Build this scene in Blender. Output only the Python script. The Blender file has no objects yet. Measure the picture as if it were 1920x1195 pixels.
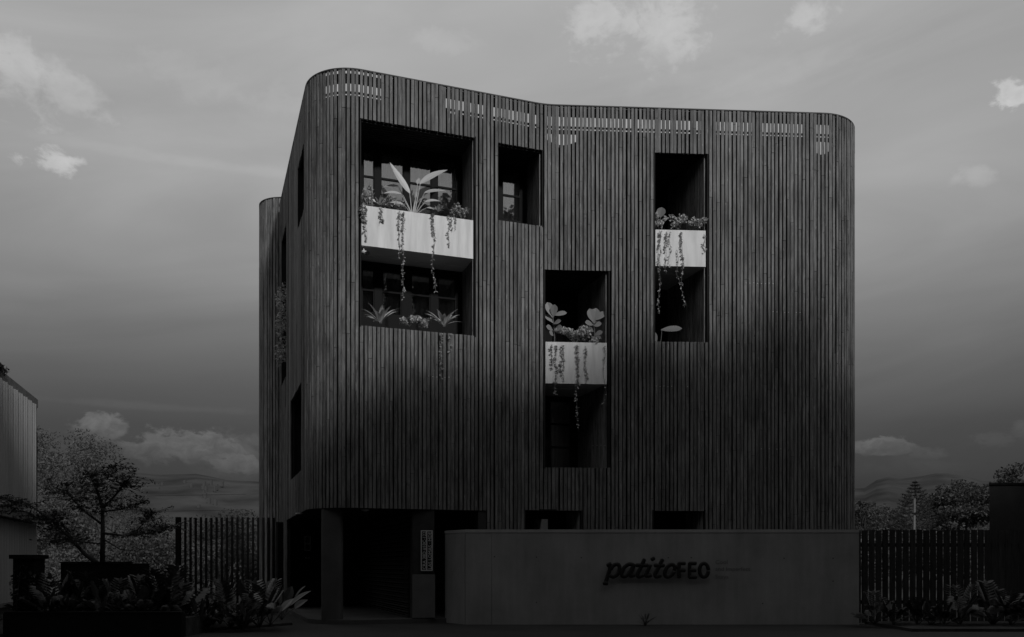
import bpy, bmesh, math, random
import numpy as np
from mathutils import Vector, Matrix, noise as mnoise
random.seed(7); rng = np.random.default_rng(7)
S = bpy.context.scene
COL = S.collection
R = math.radians
E = 1.33                       # eye height
F = 1650.0                     # focal length in photo pixels
# ---------------------------------------------------------------- camera
cam = bpy.data.objects.new('camera', bpy.data.cameras.new('camera')); COL.objects.link(cam)
cam.location = (0, 0, E); cam.rotation_euler = (R(90), 0, 0)
cam.data.sensor_width = 36; cam.data.lens = 36*F/1920
cam.data.shift_y = (1060-597.5)/1920
cam.data.clip_end = 20000; cam.data.clip_start = 0.1
S.camera = cam
# ---------------------------------------------------------------- exposure
S.view_settings.view_transform = 'Standard'; S.view_settings.look = 'None'
S.view_settings.exposure = -1.0; S.view_settings.gamma = 1.0
S.view_settings.use_curve_mapping = False
S.cycles.max_bounces = 6; S.cycles.transparent_max_bounces = 12
S.cycles.use_adaptive_sampling = True
# ---------------------------------------------------------------- sun
SUN_AZ, SUN_EL = R(28), R(32)  # from behind the camera, to its right
sd = Vector((math.sin(SUN_AZ)*math.cos(SUN_EL), -math.cos(SUN_AZ)*math.cos(SUN_EL), math.sin(SUN_EL)))
sun = bpy.data.objects.new('sun', bpy.data.lights.new('sun', 'SUN')); COL.objects.link(sun)
sun.data.energy = 3.3; sun.data.angle = R(4); sun.data.color = (1, 1, 1)
sun.rotation_euler = (-sd).to_track_quat('-Z', 'Y').to_euler(); sun.location = sd*60
# ---------------------------------------------------------------- node helper
class N:
    def __init__(s, tree): s.t = tree; s.n = tree.nodes; s.l = tree.links
    def put(s, sock, v):
        if isinstance(v, bpy.types.NodeSocket): s.l.new(v, sock)
        elif v is not None: sock.default_value = v
    def m(s, op, a, b=None, c=None, clamp=False):
        n = s.n.new('ShaderNodeMath'); n.operation = op; n.use_clamp = clamp
        for i, v in enumerate((a, b, c)):
            if v is not None: s.put(n.inputs[i], v)
        return n.outputs[0]
    def noise(s, vec, scale, detail=4, rough=.55, dist=0.0):
        n = s.n.new('ShaderNodeTexNoise'); s.put(n.inputs['Vector'], vec)
        n.inputs['Scale'].default_value = scale; n.inputs['Detail'].default_value = detail
        n.inputs['Roughness'].default_value = rough; n.inputs['Distortion'].default_value = dist
        return n.outputs[0]
    def vscale(s, vec, sc):
        n = s.n.new('ShaderNodeVectorMath'); n.operation = 'MULTIPLY'; s.put(n.inputs[0], vec); n.inputs[1].default_value = sc
        return n.outputs[0]
    def map(s, v, a, b, c, d, smooth=False):
        n = s.n.new('ShaderNodeMapRange'); s.put(n.inputs[0], v)
        if smooth: n.interpolation_type = 'SMOOTHSTEP'
        for i, q in enumerate((a, b, c, d)): s.put(n.inputs[i+1], q)
        return n.outputs[0]
    def comb(s, x, y, z):
        n = s.n.new('ShaderNodeCombineXYZ')
        for i, v in enumerate((x, y, z)): s.put(n.inputs[i], v)
        return n.outputs[0]
    def grey(s, v): return s.comb(v, v, v)
# ---------------------------------------------------------------- sky
def world():
    w = bpy.data.worlds.new('World'); S.world = w; w.use_nodes = True
    k = N(w.node_tree); k.n.clear()
    out = k.n.new('ShaderNodeOutputWorld'); bg = k.n.new('ShaderNodeBackground'); k.l.new(bg.outputs[0], out.inputs[0])
    tc = k.n.new('ShaderNodeTexCoord'); d = tc.outputs['Generated']
    sp = k.n.new('ShaderNodeSeparateXYZ'); k.l.new(d, sp.inputs[0])
    x, y, z = sp.outputs
    el = k.m('ARCSINE', z); az = k.m('ARCTAN2', x, y)
    sky = k.n.new('ShaderNodeTexSky'); sky.sky_type = 'NISHITA'; sky.sun_disc = False
    sky.sun_elevation = SUN_EL; sky.sun_rotation = R(180)-SUN_AZ
    bw = k.n.new('ShaderNodeRGBToBW'); k.l.new(sky.outputs[0], bw.inputs[0])
    nis = k.m('MULTIPLY', bw.outputs[0], 0.10)
    # grey sky: brightness by elevation
    rp = k.n.new('ShaderNodeValToRGB'); k.l.new(k.m('DIVIDE', el, R(45)), rp.inputs[0])
    stops = [(0, .026), (3.5, .034), (5.5, .046), (8.5, .066), (11.5, .114), (14.6, .178), (18, .262), (21.5, .310), (26.5, .345), (32, .365)]
    cr = rp.color_ramp
    for i, (e, v) in enumerate(stops):
        el_ = cr.elements[i] if i < 2 else cr.elements.new(e/45)
        el_.position = e/45; el_.color = (v, v, v, 1)
    base = rp.outputs[0]
    # streaks of thin high cloud
    sv = k.comb(k.m('MULTIPLY', az, 2.2), k.m('ADD', k.m('MULTIPLY', el, 9.0), k.m('MULTIPLY', az, -1.2)), 3.3)
    n1 = k.noise(sv, 1.3, 6, .5, .6)
    streak = k.map(n1, .35, .7, .93, 1.13)
    sv2 = k.comb(k.m('MULTIPLY', az, 1.2), k.m('MULTIPLY', el, 3.5), 8.1)
    streak = k.m('MULTIPLY', streak, k.map(k.noise(sv2, 1.6, 3), .3, .7, .93, 1.08))
    # clouds
    cv = k.comb(k.m('MULTIPLY', az, 1.0), k.m('MULTIPLY', el, 1.5), 0.0)
    nw = k.noise(cv, 18, 9, .6, .4); nf = k.noise(cv, 48, 9, .62, .5)
    tot = None
    def ae(px, py):
        v = Vector(((px-960)/F, 1, (1060-py)/F)); return math.atan2(v.x, v.y), math.asin(v.z/v.length)
    # px, py, rx, ry, gain, softness, ragged, tilt
    clouds = [(30, 140, 105, 75, .34, 1.3, 1.0, .35), (150, 185, 70, 40, .30, 1.3, 1.0, .5), (112, 305, 62, 24, .58, .7, .9, 0),
              (1190, 45, 130, 75, .32, 1.3, 1.2, .2), (1225, 70, 50, 70, .22, 1.3, .9, .1), (1505, 38, 62, 42, .34, 1.3, 1.1, -.5), (1900, 186, 66, 32, .62, .6, .9, -.1),
              (1830, 330, 50, 22, .22, 1.3, 1, 0), (1400, 140, 260, 40, .07, 1.0, .6, -.18), (330, 300, 330, 14, .08, 1.0, .4, -.05),
              (830, 78, 60, 30, .10, 1.0, .8, 0), (400, 160, 160, 45, .08, 1, .8, .25),
              (183, 806, 56, 32, 1.0, .5, .8, .1), (350, 846, 118, 46, 1.0, .55, .95, -.05), (445, 876, 60, 24, .85, .5, .9, 0), (420, 850, 110, 50, .5, .9, .9, 0),
              (270, 762, 270, 10, .16, 1.0, .4, .02), (1656, 842, 60, 24, .85, .35, .6, -.05), (1758, 853, 48, 15, .34, .7, 1, 0), (1850, 830, 80, 24, .30, .9, 1, -.2),
              (1915, 805, 30, 26, .45, .7, .8, 0), (1700, 880, 150, 26, .14, 1, .8, 0)]
    for (px, py, rx, ry, g, soft, rag, tilt) in clouds:
        a0, e0 = ae(px, py); a1, _ = ae(px+rx, py); _, e1 = ae(px, py-ry)
        da = k.m('DIVIDE', k.m('SUBTRACT', az, a0), a1-a0)
        de = k.m('ADD', k.m('DIVIDE', k.m('SUBTRACT', el, e0), e1-e0), k.m('MULTIPLY', da, tilt))
        raw = k.m('ADD', de, k.m('MULTIPLY', k.m('SUBTRACT', nf, .5), 2.5))
        # flat-bottomed for the cumulus near the horizon
        if py > 700 and soft < .6: de = k.m('MAXIMUM', de, k.m('MULTIPLY', de, -1.7))
        r = k.m('SQRT', k.m('ADD', k.m('MULTIPLY', da, da), k.m('MULTIPLY', de, de)))
        r = k.m('ADD', r, k.m('MULTIPLY', k.m('ADD', k.m('MULTIPLY', k.m('SUBTRACT', nw, .5), 3.4), k.m('MULTIPLY', k.m('SUBTRACT', nf, .5), 2.2)), rag))
        mk = k.map(r, 1.0-soft*.75, 1.0+.12*soft, 1, 0, True)
        mk = k.m('MULTIPLY', mk, k.map(nf, .3, .7, .62*g, 1.12*g))
        if py > 780: mk = k.m('MULTIPLY', mk, k.map(raw, -.7, .8, .30, 1.15))
        tot = mk if tot is None else k.m('MAXIMUM', tot, mk)
    val = k.m('MULTIPLY', k.m('MULTIPLY', base, streak), k.m('ADD', 1.0, tot))
    # the physical sky modulates the grey one gently
    mod = k.map(nis, .0, 1.2, .97, 1.06)
    val = k.m('MULTIPLY', val, mod)
    k.l.new(k.grey(val), bg.inputs[0]); bg.inputs[1].default_value = 2.1
world()
# ---------------------------------------------------------------- materials
def mat(name, v, rough=.7, var=.0, scale=3.0, bump=0.0, bscale=40, spec=.3, stretch=(1, 1, 1), rnd=0.0, metal=0):
    m = bpy.data.materials.new(name); m.use_nodes = True
    k = N(m.node_tree); b = k.n['Principled BSDF']
    b.inputs['Roughness'].default_value = rough; b.inputs['Specular IOR Level'].default_value = spec; b.inputs['Metallic'].default_value = metal
    val = v
    geo = k.n.new('ShaderNodeNewGeometry'); pos = geo.outputs['Position']
    if var: val = k.m('MULTIPLY', val, k.map(k.noise(k.vscale(pos, stretch), scale, 6), .3, .7, 1-var, 1+var))
    if rnd:
        oi = k.n.new('ShaderNodeObjectInfo'); val = k.m('MULTIPLY', val, k.map(oi.outputs['Random'], 0, 1, 1-rnd, 1+rnd))
    if isinstance(val, float): b.inputs['Base Color'].default_value = (v, v, v, 1)
    else: k.l.new(k.grey(val), b.inputs['Base Color'])
    if bump:
        bn = k.n.new('ShaderNodeBump'); bn.inputs['Strength'].default_value = bump; bn.inputs['Distance'].default_value = .02
        k.l.new(k.noise(k.vscale(pos, stretch), bscale, 5), bn.inputs['Height']); k.l.new(bn.outputs[0], b.inputs['Normal'])
    return m
def slat_mat(name, v, rnd=True):
    m = bpy.data.materials.new(name); m.use_nodes = True
    k = N(m.node_tree); b = k.n['Principled BSDF']
    geo = k.n.new('ShaderNodeNewGeometry'); pos = geo.outputs['Position']
    sp = k.n.new('ShaderNodeSeparateXYZ'); k.l.new(pos, sp.inputs[0])
    if rnd:
        oi = k.n.new('ShaderNodeObjectInfo'); ra = oi.outputs['Random']
    else:
        q = k.m('FLOOR', k.m('MULTIPLY', k.m('ADD', k.m('MULTIPLY', sp.outputs[1], 9.6), k.m('MULTIPLY', sp.outputs[0], 6.1)), 1.0))
        wn0 = k.n.new('ShaderNodeTexWhiteNoise'); wn0.noise_dimensions = '1D'; k.l.new(q, wn0.inputs['W']); ra = wn0.outputs[0]
    val = k.m('MULTIPLY', v, k.map(ra, 0, 1, .86, 1.14))
    # every board its own tone
    val = k.m('MULTIPLY', val, k.map(geo.outputs['Random Per Island'], 0, 1, .82, 1.18))
    grain = k.noise(k.vscale(pos, (70, 70, 2.2)), 1.0, 5, .6)
    val = k.m('MULTIPLY', val, k.map(grain, .3, .7, .76, 1.24))
    st = k.noise(k.vscale(pos, (1.0, 1.0, .8)), .9, 7, .62)         # uneven stain
    val = k.m('MULTIPLY', val, k.map(st, .36, .62, .80, 1.08))
    # weather-darkened patch low on the facade
    st3 = k.noise(k.vscale(pos, (13, 13, 1.3)), 1.0, 7, .7)
    val = k.m('MULTIPLY', val, k.map(st3, .34, .60, .40, 1.30))
    fl = k.noise(k.vscale(pos, (38, 38, 4.5)), 1.0, 4, .6)
    val = k.m('ADD', val, k.map(fl, .62, .74, 0, .20))
    kn = k.noise(k.vscale(pos, (34, 34, 9)), 1.0, 2, .5)           # knots
    val = k.m('MULTIPLY', val, k.map(kn, .27, .34, .45, 1.0))
    k.l.new(k.grey(val), b.inputs['Base Color'])
    b.inputs['Roughness'].default_value = .58; b.inputs['Specular IOR Level'].default_value = .28
    bn = k.n.new('ShaderNodeBump'); bn.inputs['Strength'].default_value = .35; bn.inputs['Distance'].default_value = .006
    k.l.new(grain, bn.inputs['Height']); k.l.new(bn.outputs[0], b.inputs['Normal'])
    return m
def glass_mat():
    m = bpy.data.materials.new('window_glass'); m.use_nodes = True
    k = N(m.node_tree); k.n.clear()
    o = k.n.new('ShaderNodeOutputMaterial'); mx = k.n.new('ShaderNodeMixShader'); g = k.n.new('ShaderNodeBsdfGlossy'); t = k.n.new('ShaderNodeBsdfTransparent')
    g.inputs['Roughness'].default_value = .015; t.inputs[0].default_value = (.95, .95, .95, 1)
    fr = k.n.new('ShaderNodeFresnel'); fr.inputs[0].default_value = 1.9
    geo = k.n.new('ShaderNodeNewGeometry')
    bn = k.n.new('ShaderNodeBump'); bn.inputs['Strength'].default_value = .05; bn.inputs['Distance'].default_value = .02
    k.l.new(k.noise(geo.outputs['Position'], 3.0, 2), bn.inputs['Height']); k.l.new(bn.outputs[0], g.inputs['Normal'])
    k.l.new(k.m('ADD', k.m('MULTIPLY', fr.outputs[0], 1.4), .15, clamp=True), mx.inputs[0]); k.l.new(t.outputs[0], mx.inputs[1]); k.l.new(g.outputs[0], mx.inputs[2]); k.l.new(mx.outputs[0], o.inputs[0])
    return m
def leaf_mat(name, v, rough=.45, var=.35, trans=.25):
    m = bpy.data.materials.new(name); m.use_nodes = True
    k = N(m.node_tree); b = k.n['Principled BSDF']; o = k.n['Material Output']
    geo = k.n.new('ShaderNodeNewGeometry'); oi = k.n.new('ShaderNodeObjectInfo')
    val = k.m('MULTIPLY', v, k.map(geo.outputs['Random Per Island'], 0, 1, 1-var, 1+var))
    val = k.m('MULTIPLY', val, k.map(oi.outputs['Random'], 0, 1, .85, 1.15))
    c = k.grey(val); k.l.new(c, b.inputs['Base Color']); b.inputs['Roughness'].default_value = rough; b.inputs['Specular IOR Level'].default_value = .35
    tr = k.n.new('ShaderNodeBsdfTranslucent'); k.l.new(c, tr.inputs[0])
    mx = k.n.new('ShaderNodeMixShader'); mx.inputs[0].default_value = trans
    k.l.new(b.outputs[0], mx.inputs[1]); k.l.new(tr.outputs[0], mx.inputs[2]); k.l.new(mx.outputs[0], o.inputs[0])
    return m
def concrete_mat(name, v):
    m = bpy.data.materials.new(name); m.use_nodes = True
    k = N(m.node_tree); b = k.n['Principled BSDF']; geo = k.n.new('ShaderNodeNewGeometry'); pos = geo.outputs['Position']
    val = k.m('MULTIPLY', v, k.map(k.noise(pos, .9, 7, .6), .3, .7, .82, 1.15))
    val = k.m('MULTIPLY', val, k.map(k.noise(k.vscale(pos, (6, 6, .7)), 1.0, 5, .6), .3, .7, .90, 1.08))   # run-off streaks
    pits = k.noise(pos, 11, 2, .5)
    val = k.m('MULTIPLY', val, k.map(pits, .2, .26, .55, 1.0))
    k.l.new(k.grey(val), b.inputs['Base Color']); b.inputs['Roughness'].default_value = .8; b.inputs['Specular IOR Level'].default_value = .2
    bn = k.n.new('ShaderNodeBump'); bn.inputs['Strength'].default_value = .25; bn.inputs['Distance'].default_value = .01
    k.l.new(k.noise(pos, 25, 6), bn.inputs['Height']); k.l.new(bn.outputs[0], b.inputs['Normal'])
    return m
MS = slat_mat('stained_slat_wood', .135); MSJ = slat_mat('joined_slat_wood', .22, rnd=False)
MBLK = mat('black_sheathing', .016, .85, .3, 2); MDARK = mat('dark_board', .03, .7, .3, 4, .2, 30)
MWHITE = mat('white_render', .78, .75, .16, 1.0, .12, 60, .2, (7, 7, .9)); MSOF = mat('white_soffit', .80, .8, .06, 2)
MGLASS = glass_mat(); MFRAME = mat('black_window_frame', .010, .6, spec=.1); MCURT = mat('grey_curtain', .78, .9, .12, 6, stretch=(8, 8, .4))
MCONC = concrete_mat("grey_concrete", .25); MCAP = concrete_mat("pale_coping", .30)
MLET = mat('black_letter_metal', .012, .5); MPRINT = mat('grey_lettering', .13, .8)
MFENCE = mat('dark_fence_wood', .028, .75, .35, 5, .2, 30, .15, stretch=(3, 3, .5), rnd=.25); MIRON = mat('black_iron', .010, .7, .2, 6, spec=.08)
MSOIL = mat('soil', .03, .95, .5, 6, .6, 20); MASPH = mat('asphalt', .03, .85, .25, 1.2, .4, 120); MPAVE = mat('paving', .022, .85, .25, .9, .3, 60)
MPORCH = mat('porch_concrete', .06, .8, .2, 1.5, .2, 60)
MCLAD = mat('pale_corrugated_cladding', .42, .5, .08, 1.0, rnd=.06); MROOF = mat('dark_parapet', .16, .8, .2, 3); MBRICK = mat('grey_side_wall', .22, .85, .25, 5, .3, 30)
MBARK = mat('dark_bark', .045, .9, .3, 8, .6, 30, stretch=(1, 1, .3)); MSTEM = mat('plant_stem', .16, .6, .2, 10)
MLW = leaf_mat('pale_leaf', .58, .4, .2, .2); MLM = leaf_mat('mid_leaf', .60, .45, .3); MLF = leaf_mat('fig_leaf', .30, .4, .3); MLV = leaf_mat('vine_leaf', .46, .5, .35)
MLD = leaf_mat('dark_leaf', .042, .4, .4, .15); MLT = leaf_mat('tree_leaf', .07, .5, .3, .3); MLS = leaf_mat('street_tree_leaf', .08, .5, .4, .35); MLB = leaf_mat('light_tree_leaf', .12, .55, .22, .3)
MHILL = mat('hill_ground', .055, 1, .4, .01, spec=0); MLAMP = mat('lamp_white', .7, .5); MPLATE = mat('plate_black', .015, .5); MTXT = mat('plate_white_paint', .55, .6); MPOLE = mat('pale_pole', .16, .8, .2, 3)
MHOUSE = mat('far_house_wall', .075, .9)
# ---------------------------------------------------------------- object helpers
def tag(o, label=None, cat=None, group=None, kind=None):
    for k_, v in (('label', label), ('category', cat), ('group', group), ('kind', kind)):
        if v: o[k_] = v
    return o
def empty(name, loc, label, cat, group=None, rz=0):
    o = bpy.data.objects.new(name, None); COL.objects.link(o); o.location = loc; o.rotation_euler = (0, 0, rz); o.empty_display_size = .2
    return tag(o, label, cat, group)
def link(name, me, m, parent=None, M=None):
    """link a mesh given in world coordinates under its thing"""
    o = bpy.data.objects.new(name, me); COL.objects.link(o)
    if m and not me.materials: me.materials.append(m)
    if parent:
        o.parent = parent
        o.matrix_basis = world_of(parent).inverted() @ (M if M is not None else Matrix.Identity(4))
    elif M is not None: o.matrix_world = M
    return o
def world_of(o):
    m = o.matrix_basis.copy()
    p = o.parent
    while p: m = p.matrix_basis @ m; p = p.parent
    return m
class B:
    """collects solids into one mesh"""
    def __init__(s): s.v = []; s.f = []
    def add(s, vs, fs):
        o = len(s.v); s.v += [tuple(v) for v in vs]; s.f += [tuple(i+o for i in f) for f in fs]; return s
    def prism(s, pts, z0, z1):
        n = len(pts); a = sum(pts[i][0]*pts[(i+1) % n][1]-pts[(i+1) % n][0]*pts[i][1] for i in range(n))
        if a < 0: pts = pts[::-1]
        vs = [(p[0], p[1], z0) for p in pts]+[(p[0], p[1], z1) for p in pts]
        fs = [tuple(range(n-1, -1, -1)), tuple(range(n, 2*n))]+[(i, (i+1) % n, n+(i+1) % n, n+i) for i in range(n)]
        return s.add(vs, fs)
    def box(s, x0, x1, y0, y1, z0, z1): return s.prism([(x0, y0), (x1, y0), (x1, y1), (x0, y1)], z0, z1)
    def seg(s, p, q, w0, w1, z0, z1):
        """a wall from p to q, from offset w0 to w1 (to the left of p>q)"""
        d = (Vector(q[:2])-Vector(p[:2])).normalized(); n = Vector((-d.y, d.x))
        p = Vector(p[:2]); q = Vector(q[:2])
        return s.prism([p+n*w0, q+n*w0, q+n*w1, p+n*w1], z0, z1)
    def tube(s, pts, r, n=6, flat=None):
        """swept tube; r a number or list; flat=(axis vector, factor) squashes it along an axis"""
        pts = [Vector(p) for p in pts]; m = len(pts); rr = r if isinstance(r, (list, tuple)) else [r]*m
        o = len(s.v); up = Vector((0, 0, 1)); prev = None
        for i, p in enumerate(pts):
            d = (pts[min(i+1, m-1)]-pts[max(i-1, 0)]).normalized()
            a = (prev if prev is not None else (up if abs(d.z) < .9 else Vector((1, 0, 0)))); a = (a-d*a.dot(d))
            if a.length < 1e-5: a = d.orthogonal()
            a.normalize(); prev = a; b = d.cross(a)
            for j in range(n):
                t = 2*math.pi*j/n; off = (a*math.cos(t)+b*math.sin(t))*rr[i]
                if flat: off -= flat[0]*off.dot(flat[0])*(1-flat[1])
                s.v.append(tuple(p+off))
        for i in range(m-1):
            for j in range(n): s.f.append((o+i*n+j, o+i*n+(j+1) % n, o+(i+1)*n+(j+1) % n, o+(i+1)*n+j))
        s.f.append(tuple(o+j for j in range(n-1, -1, -1))); s.f.append(tuple(o+(m-1)*n+j for j in range(n)))
        return s
    def blade(s, base, tip, w, sag=.0, f0=.0, seg=6, fold=.25, up=None, pw=.06, shape='lance'):
        """leaf: centre line bows up by sag; narrow stalk until f0, then a blade"""
        base = Vector(base); tip = Vector(tip); d = tip-base; L = d.length
        u = Vector(up) if up is not None else Vector((0, -.5, 1))
        mid = (base+tip)/2+Vector((0, 0, 1))*sag*L
        side = d.cross(u)
        if side.length < 1e-6: side = Vector((1, 0, 0))
        side.normalize(); nrm = side.cross(d).normalized()
        o = len(s.v)
        for i in range(seg+1):
            t = i/seg; p = base*(1-t)**2+mid*2*t*(1-t)+tip*t*t
            if t <= f0: hw = w*pw
            else:
                q = (t-f0)/(1-f0)
                if shape == 'lance': hw = w*.5*(math.sin(math.pi*min(1, q**.75))**.8 if 0 < q < 1 else 0)
                else: hw = w*.5*(math.sin(math.pi*q**1.25)**.55 if 0 < q < 1 else 0)
                hw = max(hw, w*.03)
            s.v += [tuple(p-side*hw+nrm*hw*fold), tuple(p), tuple(p+side*hw+nrm*hw*fold)]
        for i in range(seg):
            a = o+i*3; s.f += [(a, a+1, a+4, a+3), (a+1, a+2, a+5, a+4)]
        return s
    def mesh(s, name='m', smooth=False):
        me = bpy.data.meshes.new(name); me.from_pydata(s.v, [], s.f); me.update()
        if smooth:
            for p in me.polygons: p.use_smooth = True
        return me
    def build(s, name, m, parent=None, smooth=False): return link(name, s.mesh(name, smooth), m, parent)
def leaves(name, centres, radii, n, size, flat=.0, shell=.5, aspect=2.0):
    """n small two-triangle leaves spread through ellipsoid clumps"""
    centres = np.array(centres, float); radii = np.array(radii, float)
    wts = np.prod(radii, 1)**.75; idx = rng.choice(len(centres), n, p=wts/wts.sum())
    dirs = rng.normal(size=(n, 3)); dirs /= np.linalg.norm(dirs, axis=1)[:, None]
    rad = rng.random(n)**(1/3*(1-shell)+.08)
    c = centres[idx]+dirs*rad[:, None]*radii[idx]
    a = rng.normal(size=(n, 3)); a[:, 2] *= (1-flat); a /= np.linalg.norm(a, axis=1)[:, None]
    b = rng.normal(size=(n, 3)); b[:, 2] *= (1-flat); b -= a*(a*b).sum(1)[:, None]; b /= np.linalg.norm(b, axis=1)[:, None]
    sz = size*(.6+.8*rng.random(n))[:, None]
    nn = np.cross(a, b)*sz*.18
    v = np.stack([c-a*sz*.5, c+b*sz*.5/aspect+nn, c+a*sz*.5, c-b*sz*.5/aspect+nn], 1).reshape(-1, 3)
    me = bpy.data.meshes.new(name); me.vertices.add(4*n); me.vertices.foreach_set('co', v.ravel())
    me.loops.add(4*n); me.loops.foreach_set('vertex_index', np.arange(4*n, dtype=np.int32))
    me.polygons.add(n); me.polygons.foreach_set('loop_start', np.arange(0, 4*n, 4, dtype=np.int32)); me.polygons.foreach_set('loop_total', np.full(n, 4, dtype=np.int32))
    me.update(); me.validate(); return me
def copy_tree(o, parent=None):
    c = o.copy(); COL.objects.link(c); c.parent = parent
    for ch in list(o.children): copy_tree(ch, c)
    return c
# ---------------------------------------------------------------- footprint of the slatted building
nL = Vector((-.333, .943)).normalized(); tL = Vector((nL.y, -nL.x))   # inward normal and along-wall of the left facade
V = [((-9.4, 33.0), 0), ((-7.62, 26.6), .8), ((-6.95, 26.6), 0), ((-4.40, 19.39), 1.1), ((.8, 21.25), 2.0), ((9.25, 21.75), 1.2), ((6.1, 30.6), 0)]
def fillet(V):
    out = []; marks = []
    for i, (p, r) in enumerate(V):
        p = Vector(p)
        if r == 0 or i in (0, len(V)-1): out.append(p); marks.append(len(out)-1); continue
        a = (Vector(V[i-1][0])-p).normalized(); b = (Vector(V[i+1][0])-p).normalized()
        ang = a.angle(b); t = r/math.tan(ang/2); c = p+(a+b).normalized()*(r/math.sin(ang/2))
        s0 = p+a*t-c; s1 = p+b*t-c; tot = s0.angle_signed(s1)*-1
        k = 24; marks.append(len(out)+k//2)
        for j in range(k+1):
            th = tot*j/k; out.append(c+Vector((s0.x*math.cos(th)-s0.y*math.sin(th), s0.x*math.sin(th)+s0.y*math.cos(th))))
    return out, marks
PL, MK = fillet(V)
cum = [0]
for i in range(1, len(PL)): cum.append(cum[-1]+(PL[i]-PL[i-1]).length)
def at_s(s):
    import bisect
    i = min(max(bisect.bisect_right(cum, s)-1, 0), len(PL)-2)
    d = (PL[i+1]-PL[i]).normalized(); return PL[i]+d*(s-cum[i]), d
sV = [cum[m] for m in MK]      # s of each footprint corner
PITCH = .0965; ZT = 11.1+E; ZO = 1.285+E      # parapet top, overhang underside
def px_of(p): return 960+F*p[0]/p[1]
def s_of_px(px, s0, s1):
    for _ in range(50):
        m = (s0+s1)/2
        if px_of(at_s(m)[0]) < px: s0 = m
        else: s1 = m
    return (s0+s1)/2
def front(px): return s_of_px(px, sV[3], sV[5]-.3)
def side_s(y):                 # s on the side wall at depth y
    a, b = sV[2], sV[3]
    for _ in range(50):
        m = (a+b)/2
        if at_s(m)[0].y > y: a = m
        else: b = m
    return (a+b)/2
OPEN = []                       # (s0, s1, z0, z1)
def op(px0, px1, z0, z1): OPEN.append((front(px0), front(px1), z0+E, z1+E)); return OPEN[-1]
O1 = op(677, 890, 5.38, 10.02); O2 = op(934, 1016, 8.17, 10.0); O3 = op(1022, 1141, 2.36, 7.13); O4 = op(1228, 1326, 5.44, 10.03)
G1 = op(985, 1090, -1.0, 1.32); G2 = op(1225, 1322, -1.0, 1.32)
SA = (side_s(22.1), side_s(20.8), 8.4+E, 9.95+E); SB = (side_s(26.6), side_s(25.1), 5.4+E, 9.75+E); SC = (side_s(23.9), side_s(21.3), 2.3+E, 4.43+E)
OPEN += [SA, SB, SC]
sPorch0, sPorch1 = side_s(25.0), front(912)
OPEN.append((sPorch0, sPorch1, -1, ZO))
hotel = empty('apartment_building', (0, 24, 0), 'four storey building clad in dark vertical timber slats with rounded corners', 'building')
# -- slats and sheathing
def slat_mesh(L):
    """one slat made of boards butted end to end with small open joints"""
    b_ = B(); w = random.choice((.064, .069, .072, .076, .081)); h = w/2; d = .015; c = .005; z = 0.0; nxt = random.uniform(.5, 2.9)
    while z < L-.02:
        e = min(nxt, L); y = random.uniform(-.004, .004); x = random.uniform(-.002, .002)
        b_.prism([(x-h, y-d+c), (x-h+c, y-d), (x+h-c, y-d), (x+h, y-d+c), (x+h, d), (x-h, d)], z, e-.009 if e < L else L)
        z = e; nxt = e+random.uniform(2.2, 3.0)
        if L-nxt < .3: nxt = L+1
    me = b_.mesh('slat'); me.materials.append(MS); return me
NC = int(cum[-1]/PITCH); sheath = B(); far = B(); cap = B(); indiv = 0
def solid_top(px, seg_front):
    """height of the closed part behind the slats (below it one cannot look through)"""
    if not seg_front: return ZT-.40
    for a, b, z in ((572, 604, .0), (718, 838, .0), (914, 924, 0), (1012, 1027, 0), (1187, 1199, 0), (1325, 1341, 0), (1419, 1429, 0), (1512, 1523, 0), (1574, 1620, .0)):
        if a <= px <= b: return ZT-z
    for a, b, z in ((1028, 1088, .80), (1523, 1574, .86), (838, 868, .46)):
        if a <= px <= b: return ZT-z-(.12*math.sin((px-a)/(b-a)*math.pi))
    return ZT-.55
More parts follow.
